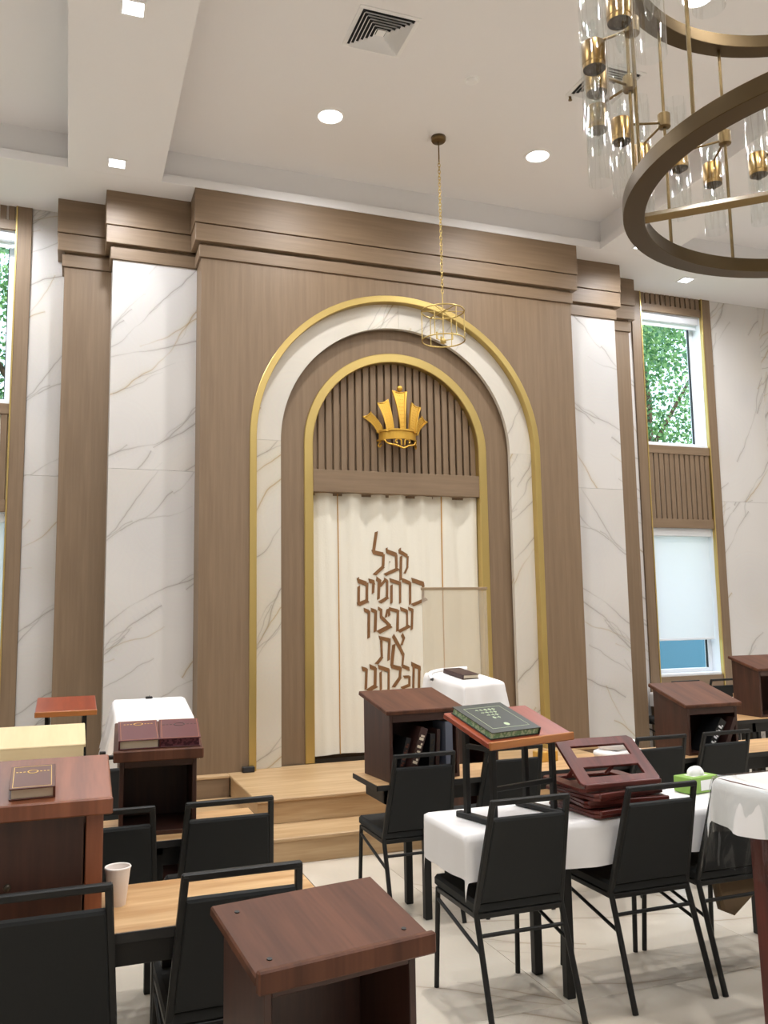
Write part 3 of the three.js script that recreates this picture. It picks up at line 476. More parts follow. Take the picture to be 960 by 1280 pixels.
// ---------------------------------------------------------------- two-ring chandelier
{
  const CH = thing('ring_chandelier', 'large two ring brass chandelier with clear glass cylinder shades', 'chandelier', [0, 3.22, 4.94]);
  const ringGeo = (y) => toCreasedNormals(lathe([[0.825, y], [0.908, y], [0.91, y + 0.002], [0.91, y + 0.063], [0.908, y + 0.065], [0.825, y + 0.065], [0.823, y + 0.063], [0.823, y + 0.002], [0.825, y]], 120), 0.6);
  part('lower_ring', ringGeo(0), M.ringBrass, CH); part('upper_ring', ringGeo(1.17), M.ringBrass, CH);
  for (const y of [0.006, 1.176]) for (let k = 0; k < 2; k++) { const a = (-138 + k * 90) * Math.PI / 180; part('cross_bar', beam(V3(Math.cos(a) * 0.83, y + 0.026, Math.sin(a) * 0.83), V3(-Math.cos(a) * 0.83, y + 0.026 - 0.0002 * k, -Math.sin(a) * 0.83), 0.03, 0.052), M.brass, CH); }
  part('centre_column', merge(tube(V3(0, 1.15, 0), V3(0, H2 - 3.22, 0), 0.016, 12), lathe([[0, H2 - 3.26], [0.09, H2 - 3.255], [0.1, H2 - 3.22], [0, H2 - 3.22]], 32), lathe([[0, 1.14], [0.05, 1.15], [0.05, 1.24], [0, 1.26]], 24), lathe([[0, -0.01], [0.045, 0], [0.045, 0.07], [0, 0.08]], 24)), M.brass, CH);
  const socketG = toCreasedNormals(lathe([[0.0, 0.062], [0.014, 0.062], [0.014, 0.055], [0.045, 0.055], [0.047, 0.052], [0.047, -0.035], [0.045, -0.037], [0.045, -0.055]], 20), 0.6);
  const capG = lathe([[0.045, -0.037], [0.044, -0.054], [0.026, -0.058], [0.014, -0.06], [0.014, -0.075], [0, -0.077]], 20);
  const glassG = new THREE.CylinderGeometry(0.052, 0.052, 0.62, 24, 1, true);
  const bulbG = lathe([[0.009, 0], [0.012, 0.015], [0.019, 0.04], [0.014, 0.075], [0.006, 0.098], [0, 0.105]], 12);
  const rods = 14;
  for (let i = 0; i < rods; i++) {
    const a = (176 + i * 360 / rods) * Math.PI / 180, ca = Math.cos(a), sa = Math.sin(a), r = 0.867;
    part('rod', tube(V3(ca * r, 0.06, sa * r), V3(ca * r, 1.175, sa * r), 0.0075, 8), M.brass, CH);
    const hy = 0.705;
    const hub = part('hub', lathe([[0, hy - 0.035], [0.028, hy - 0.033], [0.03, hy - 0.03], [0.03, hy + 0.03], [0.028, hy + 0.033], [0, hy + 0.035]], 16).translate(ca * r, 0, sa * r), M.brass, CH);
    for (const [da, rr, dy] of [[0.02, 1.02, -0.11], [-0.2, 0.99, -0.07]]) {
      const x = Math.cos(a + da) * rr, z = Math.sin(a + da) * rr, y = hy + dy;
      part('arm', merge(tube(V3(ca * r, hy - 0.01, sa * r), V3(x, hy - 0.01 + dy * 0.4, z), 0.006, 6), tube(V3(x, hy - 0.01 + dy * 0.4, z), V3(x, y, z), 0.006, 6)), M.brass, hub);
      const s = new THREE.Group(); s.name = 'lamp_holder'; s.position.set(x, y, z); CH.add(s);
      part('socket', socketG, M.socketBrass, s); part('socket_cap', capG, M.brassDark, s); part('glass_shade', glassG, M.glass, s, 'clear glass cylinder');
      part('bulb', bulbG, M.glass, s).position.y = 0.06; const b = part('bulb', bulbG, M.glass, s); b.position.y = -0.075; b.rotation.x = Math.PI;
    }
  }
}
// ---------------------------------------------------------------- furniture builders
function makeChair() {
  const t = thing('stacking_chair', '', 'chair');
  const topX = 0.165, seatX = 0.192, up = (s, f) => V3(s * (seatX + (topX - seatX) * f), 0.43 + 0.444 * f, 0.13 + 0.125 * f);
  part('seat', merge(uvBox(cbox(0.4, 0.05, 0.42, 0.014).translate(0, 0.445, -0.065))), M.blackFabric, t);
  part('seat_frame', merge(beam(V3(-0.19, 0.413, -0.25), V3(-0.19, 0.413, 0.14), 0.02, 0.02), beam(V3(0.19, 0.413, -0.25), V3(0.19, 0.413, 0.14), 0.02, 0.02), beam(V3(-0.19, 0.413, -0.25), V3(0.19, 0.413, -0.25), 0.02, 0.02), beam(V3(-0.19, 0.413, 0.135), V3(0.19, 0.413, 0.135), 0.02, 0.02)), M.blackSteel, t);
  part('back_frame', merge(...[-1, 1].map((s) => beam(up(s, -0.05), up(s, 1.0), 0.022, 0.022, 0.004)), beam(up(-1, 0.982).add(V3(-0.01, 0, 0)), up(1, 0.982).add(V3(0.01, 0, 0)), 0.022, 0.022, 0.004)), M.blackSteel, t);
  const f0 = 0.08, f1 = 0.835, hw = (f) => seatX + (topX - seatX) * f - 0.008, P = [], zf = (f) => 0.13 + 0.125 * f, yf = (f) => 0.43 + 0.444 * f;
  const g = prism([[-hw(f0), 0], [hw(f0), 0], [hw(f1), 1], [-hw(f1), 1]].map(([x, k]) => [x, k ? 0.35 : 0]), 0.03, 0.007);
  g.translate(0, 0, -0.015); g.rotateX(Math.atan2(zf(f1) - zf(f0), yf(f1) - yf(f0))); g.translate(0, yf(f0), zf(f0));
  part('backrest', uvBox(g), M.blackFabric, t);
  for (const s of [-1, 1]) { part('leg', tube(V3(s * 0.198, 0, -0.27), V3(s * 0.192, 0.42, -0.245), 0.0115, 8), M.blackSteel, t); part('leg', tube(V3(s * 0.198, 0, 0.272), V3(s * 0.192, 0.43, 0.13), 0.0125, 8), M.blackSteel, t); }
  for (const s of [-1, 1]) part('side_brace', tube(V3(s * 0.194, 0.375, -0.248), V3(s * 0.195, 0.285, 0.178), 0.008, 6), M.blackSteel, t);
  part('rear_stretcher', tube(V3(-0.193, 0.345, 0.158), V3(0.193, 0.345, 0.158), 0.008, 6), M.blackSteel, t);
  return t;
}
function makeTable(x0, x1, z0, z1, label, { y = 0.72, legs = [0.45, 0.45], turn = 0 } = {}) {
  const cx = (x0 + x1) / 2, cz = (z0 + z1) / 2, w = (x1 - x0) / 2, d = (z1 - z0) / 2;
  const t = thing('folding_table', label, 'table', [cx, 0, cz], turn);
  part('tabletop', box(-w + 0.004, w - 0.004, y - 0.024, y, -d + 0.004, d - 0.004, 0.0015, { swap: true, off: [cx, cz] }), M.tableOak, t);
  part('edge_band', merge(box(-w, w, y - 0.03, y - 0.002, d - 0.004, d, 0.001), box(-w, w, y - 0.03, y - 0.002, -d, -d + 0.004, 0.001), box(-w, -w + 0.004, y - 0.03, y - 0.002, -d, d, 0.001), box(w - 0.004, w, y - 0.03, y - 0.002, -d, d, 0.001)), M.black, t);
  const a = w - 0.06, b = d - 0.05;
  part('apron', merge(box(-a, a, y - 0.11, y - 0.026, b - 0.02, b, 0.002), box(-a, a, y - 0.11, y - 0.026, -b, -b + 0.02, 0.002), box(-a, -a + 0.02, y - 0.11, y - 0.026, -b, b, 0.002), box(a - 0.02, a, y - 0.11, y - 0.026, -b, b, 0.002)), M.blackSteel, t);
  for (const lx of [-w + legs[0], w - legs[1]]) for (const lz of [-b + 0.02, b - 0.02]) part('leg', box(lx - 0.02, lx + 0.02, 0, y - 0.024, lz - 0.02, lz + 0.02, 0.003), M.blackSteel, t);
  return t;
}
// slant-topped cabinet lectern; front towards +z
function makeLectern(name, label, pos, turn, { w, d, h1, h2, top = M.walnut, body = M.darkWood, open = true, lip = 0.0, thick = 0.024, over = 0.025, screws = false, legs = false, frontBoard = 0, knob = false }) {
  const t = thing(name, label, 'lectern', pos, turn), a = Math.atan2(h2 - h1, d), L = Math.hypot(d, h2 - h1), sl = (z) => h1 + (h2 - h1) * (d / 2 - z) / d;
  const tb = part('top', uvBox(cbox(w, thick, L, 0.004, { swap: true, off: [pos[0], pos[2]] }).translate(0, -thick / 2, 0)), top, t); tb.position.set(0, (h1 + h2) / 2, 0); tb.rotation.x = a;
  if (lip) { const e = part('front_lip', uvBox(cbox(w, thick + lip + 0.012, 0.02, 0.004, { swap: true })), top, t); e.position.set(0, h1 - 0.02 + lip / 2 + 0.003, d / 2 + 0.006); }
  const W = w / 2 - over, zf = d / 2 - over, zb = -d / 2 + 0.012, th = 0.018, k = thick / Math.cos(a) + 0.001;
  if (!legs) {
    for (const s of [-1, 1]) { const g = prism([[-zf, 0], [-zb, 0], [-zb, sl(zb) - k], [-zf, sl(zf) - k]], th, 0.002).rotateY(-Math.PI / 2 * -1).translate(0, 0, 0); g.translate(s > 0 ? W - th : -W, 0, 0); part('side_panel', uvBox(g), body, t); }
    part('back_panel', box(-W + th, W - th, 0, sl(zb) - k - 0.004, zb, zb + 0.012, 0.001), body, t);
    part('bottom_panel', box(-W + th, W - th, 0, th, zb + 0.012, zf, 0.001, { swap: true }), body, t);
    part('top_rail', box(-W + th, W - th, sl(zf) - k - 0.045, sl(zf) - k, zf - 0.018, zf - 0.002, 0.002, { swap: true }), body, t);
    if (h1 > 0.6) part('shelf', box(-W + th, W - th, h1 * 0.5, h1 * 0.5 + th, zb + 0.012, zf - 0.01, 0.001, { swap: true }), body, t);
    if (!open) { const dr = part('door', box(-W + 0.02, W - 0.055, 0.02, sl(zf) - k - 0.01, zf - 0.004, zf + 0.012, 0.003), M.darkWood, t, 'dark door panel'); if (knob) part('knob', new THREE.SphereGeometry(0.011, 12, 8).translate(0.035, 0.12, zf + 0.022), M.brassDark, dr); part('door_post', box(W - 0.05, W, 0, sl(zf) - k - 0.002, zf - 0.01, zf + 0.01, 0.003), top, t); }
  } else {
    const X = w / 2 - 0.07, z1 = d / 2 - 0.06, z0 = -d / 2 + 0.06;
    for (const s of [-1, 1]) { for (const z of [z1, z0]) part('leg', beam(V3(s * X, 0.02, z), V3(s * X, sl(z) - k - 0.004, z), 0.025, 0.025, 0.003), M.blackSteel, t); part('foot', box(s * X - 0.0175, s * X + 0.0175, 0, 0.025, z0 - 0.06, z1 + 0.06, 0.004), M.blackSteel, t); part('side_bar', beam(V3(s * X, sl(z1) - 0.06, z1), V3(s * X, sl(z1) - 0.06, z0), 0.02, 0.02), M.blackSteel, t); }
    part('cross_bar', beam(V3(-X, h1 * 0.42, z1), V3(X, h1 * 0.42, z1), 0.02, 0.02), M.blackSteel, t); part('cross_bar', beam(V3(-X, sl(z0) - 0.06, z0), V3(X, sl(z0) - 0.06, z0), 0.02, 0.02), M.blackSteel, t);
    part('front_edge', box(-w / 2, w / 2, h1 - thick - 0.004, h1 + 0.006, d / 2 - 0.002, d / 2 + 0.012, 0.004, { swap: true }), M.redEdge, t, 'lighter orange brown front edge');
  }
  if (frontBoard) part('front_board', box(-w / 2 + 0.01, w / 2 - 0.01, h1 - frontBoard, h1 - 0.004, d / 2 - 0.02, d / 2 - 0.002, 0.003, { swap: true }), top, t);
  if (screws) for (const [sx, sz] of [[-1, 1], [1, 1], [-1, -1]]) { const g = new THREE.CylinderGeometry(0.006, 0.006, 0.002, 12), m = part('screw', g, M.black, tb); m.position.set(sx * (w / 2 - 0.05), 0.001, sz * (L / 2 - 0.05)); }
  t.userData.slope = a; t.userData.mid = (h1 + h2) / 2; return t;
}
// a closed book lying flat: x width, z height, y thickness; spine on the -x side
function makeBook(name, label, w, h, t, cover, pages, motif) {
  const o = thing(name, label, 'book'), c = 0.004;
  part('cover', merge(box(-w / 2, w / 2, 0, c, -h / 2, h / 2, 0.001), box(-w / 2, w / 2, t - c, t, -h / 2, h / 2, 0.001), box(-w / 2 - 0.003, -w / 2 + c, 0, t, -h / 2, h / 2, 0.0015)), cover, o);
  part('pages', box(-w / 2 + c, w / 2 - 0.006, c, t - c, -h / 2 + 0.006, h / 2 - 0.006, 0), pages, o);
  if (motif) motif(o, w, h, t);
  return o;
}
function frameLine(w, h, t, m, mat, o) { const y0 = t, y1 = t + 0.0006, a = w / 2 - m, b = h / 2 - m, e = 0.0016; part('cover_border', merge(box(-a, a, y0, y1, b - e, b, 0), box(-a, a, y0, y1, -b, -b + e, 0), box(-a, -a + e, y0, y1, -b, b, 0), box(a - e, a, y0, y1, -b, b, 0)), mat, o); }
function emblem(w, h, t, mat, o, cz, s) {   // little rosette with two flanking bars
  const g = [new THREE.TorusGeometry(0.018 * s, 0.003 * s, 6, 20).rotateX(Math.PI / 2).scale(1, 0.25, 0.8).translate(0, t + 0.0004, cz)];
  for (const q of [-1, 1]) for (let k = 0; k < 3; k++) g.push(box(q * (0.03 + k * 0.013) * s - 0.004 * s, q * (0.03 + k * 0.013) * s + 0.004 * s, t, t + 0.0006, cz - 0.003 * s, cz + 0.003 * s, 0));
  part('cover_ornament', merge(g), mat, o);
}
function onSlope(o, lect, lx, lz, spin = 0, lift = 0) {   // rest an object on a slanted top
  const a = lect.userData.slope, q = new THREE.Quaternion().setFromEuler(new THREE.Euler(a, 0, 0)), base = V3(lx, lift, lz).applyQuaternion(q).add(V3(0, lect.userData.mid + 0.0005, 0));
  const ly = new THREE.Quaternion().setFromAxisAngle(V3(0, 1, 0), lect.rotation.y);
  o.position.copy(base.applyQuaternion(ly).add(lect.position)); o.quaternion.copy(ly).multiply(q).multiply(new THREE.Quaternion().setFromAxisAngle(V3(0, 1, 0), spin)); return o;
}
// draped sheet: flat over [x0,x1] x [z0,z1] at height top(x,z), hanging over the edges
function clothGeo({ x0, x1, z0, z1, top, ol = 0, or = 0, of = 0, ob = 0, wave = 0.012, step = 0.025, seed = 1, flare = 0.06, hem = 0.01 }) {
  const nx = Math.round((x1 - x0 + ol + or) / step), nz = Math.round((z1 - z0 + of + ob) / step), P = [], I = [], rad = 0.014;
  for (let j = 0; j <= nz; j++) for (let i = 0; i <= nx; i++) {
    const u = x0 - ol + (x1 - x0 + ol + or) * i / nx, v = z0 - ob + (z1 - z0 + of + ob) * j / nz, cx = Math.max(x0, Math.min(x1, u)), cz = Math.max(z0, Math.min(z1, v)), dx = u - cx, dz = v - cz;
    let r = Math.hypot(dx, dz); const y = top(cx, cz);
    if (r < 1e-6) { P.push(u, y + 0.0015 * Math.sin(u * 13 + seed) * Math.cos(v * 11), v); continue; }
    const ex = dx / r, ez = dz / r, s = cx * 1.0 + cz * 1.0 + Math.atan2(ez, ex) * 0.12, k = r * (1 + hem * Math.sin(s * 9 + seed));
    let out, drop; if (k < rad * 1.57) { out = rad * Math.sin(k / rad); drop = rad * (1 - Math.cos(k / rad)); } else { drop = rad + (k - rad * 1.57); out = rad + flare * (drop - rad) + wave * (drop / 0.2) * (Math.sin(s * 23 + seed * 2.1) + 0.5 * Math.sin(s * 51 + seed)); }
    out = Math.max(out, 0.006); P.push(cx + ex * out, y - drop, cz + ez * out);
  }
  for (let j = 0; j < nz; j++) for (let i = 0; i < nx; i++) { const a = j * (nx + 1) + i, b = a + 1, c = a + nx + 1, d = c + 1; I.push(a, c, b, b, c, d); }
  const g = new THREE.BufferGeometry(); g.setAttribute('position', new THREE.Float32BufferAttribute(P, 3)); g.setIndex(I); g.computeVertexNormals(); return uvBox(g);
}
// ---------------------------------------------------------------- tables
const TY = 0.72;
makeTable(-3.95, -2.08, 4.14, 4.6, 'light oak folding table carrying the white foam cup');
makeTable(-3.95, -2.05, 3.14, 3.6, 'light oak folding table under the lectern with two maroon books');
makeTable(-3.95, -2.35, 1.79, 2.22, 'light oak folding table under the cream lectern');
makeTable(-1.345, 0.46, 3.6, 4.005, 'folding table under the white linen cloth with the book stands', { legs: [0.49, 0.06] });
makeTable(-1.335, 0.47, 2.5, 2.91, 'light oak folding table under the open bookcase lectern', { legs: [0.3, 0.3] });
makeTable(0.5, 2.0, 2.46, 2.9, 'light oak folding table under the brown lectern near the right window');
makeTable(1.95, 3.75, 1.2, 1.62, 'light oak folding table under the lectern beside the right marble wall');
makeTable(2.75, 4.5, 0.5, 0.95, 'light oak folding table carrying the small tan cup');
makeTable(3.15, 4.7, -0.75, -0.3, 'folding table with a white cloth below the right window');
// ---------------------------------------------------------------- chairs
const chair0 = makeChair();
[
  [-2.906, 4.67, 'black stacking chair between the foam cup table and the walnut lectern door'],
  [-2.368, 4.67, 'black stacking chair behind the low brown lectern, at the foam cup table'],
  [-2.703, 3.7, 'black stacking chair directly behind the foam cup'],
  [-2.236, 3.7, 'black stacking chair beside the lectern with two maroon books, towards the platform'],
  [-1.13, 4.16, 'black stacking chair at the white linen table, before the red reading stand'],
  [-0.502, 4.16, 'black stacking chair at the white linen table, before the stack of book stands'],
  [-0.055, 4.16, 'black stacking chair half hidden behind the plastic covered table'],
  [-1.08, 2.96, 'black stacking chair standing before the open bookcase lectern'],
  [-0.548, 2.96, 'black stacking chair behind the red reading stand legs'],
  [0.405, 2.99, 'black stacking chair behind the open book stand on the stack'],
  [0.88, 2.99, 'black stacking chair before the brown lectern near the right window'],
  [-2.6, 2.31, 'black stacking chair by the cream lectern'],
  [3.22, -0.24, 'black stacking chair under the right window, closer to the ark'],
  [3.72, -0.24, 'black stacking chair under the right window, further from the ark'],
  [1.55, 2.99, 'black stacking chair at the far end of the right hand tables'],
].forEach(([x, zb, label], i) => { const c = i ? dup(chair0, [x, 0, zb - 0.26], 0, label, undefined) : chair0; if (!i) { c.position.set(x, 0, zb - 0.26); c.userData.label = label; } });
// ---------------------------------------------------------------- lecterns and what lies on them
const lectA = makeLectern('cabinet_lectern', 'large walnut lectern with a dark door and a leather book on top', [-3.045, TY, 4.29], 0, { w: 0.64, d: 0.36, h1: 0.338, h2: 0.425, open: false, knob: true, lip: 0.012 });
onSlope(makeBook('prayer_book', 'brown leather prayer book on the walnut lectern with door', 0.125, 0.17, 0.036, M.brownLeather, M.pages, (o, w, h, t) => { frameLine(w, h, t, 0.008, M.gilt, o); emblem(w, h, t, M.gilt, o, -0.035, 0.8); }), lectA, 0.09, 0.045, 0.02).scale.x = -1;
const lectB = makeLectern('cabinet_lectern', 'open fronted dark brown lectern carrying two maroon books', [-2.49, TY, 3.345], -0.06, { w: 0.36, d: 0.37, h1: 0.338, h2: 0.42, top: M.umber, lip: 0.008 });
onSlope(makeBook('hardback_book', 'maroon hardback with a gilt emblem, pale page edges, on the dark lectern', 0.16, 0.24, 0.04, M.maroon, M.pages, (o, w, h, t) => { frameLine(w, h, t, 0.006, M.redEdge, o); emblem(w, h, t, M.gilt, o, -0.075, 1.0); }), lectB, -0.08, 0.035, 0.02);
onSlope(makeBook('hardback_book', 'maroon hardback with marbled page edges and a dark emblem', 0.165, 0.24, 0.04, M.maroon, M.pagesMaroon, (o, w, h, t) => { frameLine(w, h, t, 0.006, M.redEdge, o); emblem(w, h, t, M.darkBook, o, -0.05, 1.2); }), lectB, 0.09, 0.035, -0.02);
makeLectern('cream_lectern', 'low cream laminate slant top lectern', [-3.07, TY, 2.02], 0, { w: 0.62, d: 0.38, h1: 0.215, h2: 0.285, top: M.cream, body: M.cream, frontBoard: 0.075, thick: 0.02, over: 0.012 });
makeLectern('reading_stand', 'small red wood reading stand on black legs by the left marble wall', [-2.865, 0, 1.3], 0, { w: 0.36, d: 0.46, h1: 1.045, h2: 1.1, top: M.redWood, legs: true });
const clothL = makeLectern('draped_lectern', 'dark lectern under a clipped white cloth beside the marble pier', [-2.35, 0, 1.49], 0, { w: 0.44, d: 0.46, h1: 1.0, h2: 1.075 });
{
  const c = thing('lectern_cloth', 'white cloth clipped over the lectern beside the marble pier', 'cloth', [-2.35, 0, 1.49]);
  part('fabric', clothGeo({ x0: -0.22, x1: 0.22, z0: -0.235, z1: 0.235, top: (x, z) => 1.0 + 0.075 * (0.23 - z) / 0.46 + 0.004, ol: 0.3, or: 0.22, of: 0.16, ob: 0.1, seed: 3, flare: 0.22 }), M.cloth, c);
  const k = part('binder_clip', box(-0.022, 0.022, 1.06, 1.092, -0.25, -0.218, 0.003), M.black, c, 'black binder clip'); part('clip_wire', tube(V3(0, 1.09, -0.225), V3(0, 1.1, -0.2), 0.002, 5), M.blackSteel, k);
  part('binder_clip', box(-0.32, -0.285, 0.78, 0.815, 0.19, 0.22, 0.003), M.black, c, 'black binder clip');
}
const red = makeLectern('reading_stand', 'red topped reading stand on black legs with a large green edged book', [-1.04, TY + 0.006, 3.82], 0.26, { w: 0.49, d: 0.29, h1: 0.345, h2: 0.445, top: M.redWood, legs: true });
onSlope(makeBook('large_book', 'large dark green book with marbled green page edges on the red stand', 0.28, 0.27, 0.032, M.greenBook, M.pagesGreen, (o, w, h, t) => {
  frameLine(w, h, t, 0.035, M.paleGilt, o); const g = []; const r = rng(5);
  for (let row = 0; row < 4; row++) for (let k = 0; k < 5 - row; k++) { const x = (k - (4 - row) / 2) * 0.024, z = -0.075 + row * 0.026; g.push(box(x - 0.009, x + 0.009, t, t + 0.0006, z - 0.002, z + 0.002, 0), box(x - 0.008 + r() * 0.008, x - 0.004 + r() * 0.01, t, t + 0.0006, z - 0.009, z + 0.009, 0)); }
  g.push(new THREE.CircleGeometry(0.014, 10).rotateX(-Math.PI / 2).translate(0, t + 0.0006, 0.07)); part('cover_ornament', merge(g), M.paleGilt, o, 'pale ornament on the cover');
}), red, -0.075, -0.005, 0.0).scale.x = -1;
const lectC = makeLectern('bookcase_lectern', 'dark brown open lectern filled with books behind the red stand', [-1.055, TY, 2.705], 0.08, { w: 0.47, d: 0.38, h1: 0.375, h2: 0.455, lip: 0.0, top: M.umber });
const lectD = makeLectern('bookcase_lectern', 'brown open lectern with leaning books near the right window', [0.9, TY, 2.69], 0.0, { w: 0.43, d: 0.36, h1: 0.305, h2: 0.415, top: M.umber });
function shelfBook(name, label, lect, lx, w, h, lean, cover, spineMat, depth = 0.15, z = 0.02) {   // upright or leaning book in a lectern, spine to the front
  const o = thing(name, label, 'book'), y0 = 0.019;
  part('cover', merge(box(0, 0.003, 0, h, -depth / 2, depth / 2, 0.001), box(w - 0.003, w, 0, h, -depth / 2, depth / 2, 0.001), box(0, w, 0, h, depth / 2 - 0.003, depth / 2, 0.001)), cover, o);
  part('pages', box(0.003, w - 0.003, 0.004, h - 0.004, -depth / 2 + 0.004, depth / 2 - 0.003, 0), M.pages, o);
  if (spineMat) { const g = [], r = rng(Math.round(lx * 1000) + 77); for (let k = 0; k < 5; k++) { const y = h * (0.16 + 0.15 * k); g.push(box(w * 0.2, w * (0.55 + r() * 0.25), y, y + h * 0.05, depth / 2, depth / 2 + 0.0008, 0)); g.push(box(w * (0.3 + r() * 0.3), w * 0.8, y + h * 0.065, y + h * 0.1, depth / 2, depth / 2 + 0.0008, 0)); } part('spine_print', merge(g), spineMat, o); }
  const q = new THREE.Quaternion().setFromAxisAngle(V3(0, 1, 0), lect.rotation.y), lift = lean < 0 ? w * Math.sin(-lean) * 0 : 0;
  o.position.copy(V3(lx, y0 + lift, z).applyQuaternion(q).add(lect.position)); o.quaternion.copy(q).multiply(new THREE.Quaternion().setFromAxisAngle(V3(0, 0, 1), lean)); return o;
}
const SB = 'shelved_book';
shelfBook(SB, 'dark leaning book at the side panel of the bookcase lectern', lectC, -0.17, 0.03, 0.22, -0.3, M.blackBook, M.brownLeather, 0.15, 0.08);
shelfBook(SB, 'leaning book with pale lettering on its spine in the bookcase lectern', lectC, -0.125, 0.045, 0.28, -0.34, M.darkBook, M.pages, 0.15, 0.11);
shelfBook(SB, 'upright black book beside the pale lettered book', lectC, 0.02, 0.032, 0.22, -0.08, M.blackBook, M.brassDark, 0.15, 0.08);
shelfBook(SB, 'thin upright dark brown book in the bookcase lectern', lectC, 0.065, 0.022, 0.24, -0.06, M.darkBook, M.brassDark, 0.15, 0.08);
shelfBook(SB, 'grey book against the right panel of the bookcase lectern', lectC, 0.12, 0.045, 0.28, 0.0, std({ color: 0x5d6270, roughness: 0.5 }), null, 0.15, 0.1);
shelfBook(SB, 'leaning black book with white spine label in the lectern near the right window', lectD, -0.09, 0.05, 0.24, -0.6, M.blackBook, M.white, 0.15, 0.1);
shelfBook(SB, 'leaning dark brown book in the lectern near the right window', lectD, 0.05, 0.03, 0.22, -0.45, M.darkBook, null, 0.15, 0.1);
const lectE = makeLectern('bookcase_lectern', 'brown open lectern beside the right marble wall', [2.72, TY, 1.41], 0, { w: 0.5, d: 0.34, h1: 0.395, h2: 0.49, top: M.umber });
const lectF = makeLectern('low_lectern', 'low brown lectern with a thick grey front lip and screw heads', [-2.285, 0, 5.19], 0.17, { w: 0.44, d: 0.3, h1: 0.85, h2: 0.912, lip: 0.012, screws: true, over: 0.03, top: M.umber });
// the reader's desk before the ark
const amud = makeLectern('prayer_desk', 'reader desk under a white cloth in front of the ark curtain', [-0.31, 0, 1.83], 0.38, { w: 0.38, d: 0.34, h1: 1.14, h2: 1.205 });
{
  const c = thing('desk_cloth', 'white cloth over the reader desk before the ark', 'cloth', [-0.31, 0, 1.83], 0.38);
  part('fabric', clothGeo({ x0: -0.192, x1: 0.192, z0: -0.175, z1: 0.175, top: (x, z) => 1.14 + 0.065 * (0.17 - z) / 0.34 + 0.004, ol: 0.22, or: 0.22, of: 0.26, ob: 0.16, seed: 7, flare: 0.12, hem: 0.08 }), M.cloth, c);
  part('gathered_fold', new THREE.TubeGeometry(new THREE.CatmullRomCurve3([V3(-0.27, 1.17, -0.04), V3(-0.23, 1.2, -0.1), V3(-0.12, 1.213, -0.15), V3(0.08, 1.216, -0.165), V3(0.19, 1.218, -0.155)]), 30, 0.014, 7), M.cloth, c);
  onSlope(makeBook('prayer_book', 'dark brown book on the white cloth of the reader desk', 0.15, 0.2, 0.03, M.darkBook, M.pages, (o, w, h, t) => frameLine(w, h, t, 0.008, M.brownLeather, o)), amud, -0.01, -0.02, -0.05, 0.006);
  const s = thing('acrylic_screen', 'clear acrylic screen with a tan top rail behind the reader desk', 'screen', [-0.19, 0, 1.45]);
  part('sheet', box(-0.262, 0.262, 0.2, 1.79, -0.002, 0.002, 0), M.acrylic, s, 'clear acrylic sheet'); part('top_rail', box(-0.268, 0.268, 1.78, 1.8, -0.008, 0.008, 0.002), std({ color: 0x9a8468, roughness: 0.5 }), s);
  part('foot', box(-0.24, -0.2, 0.1705, 0.2, -0.1, 0.06, 0.003), M.blackSteel, s); part('foot', box(0.2, 0.24, 0.1705, 0.2, -0.1, 0.06, 0.003), M.blackSteel, s);
}
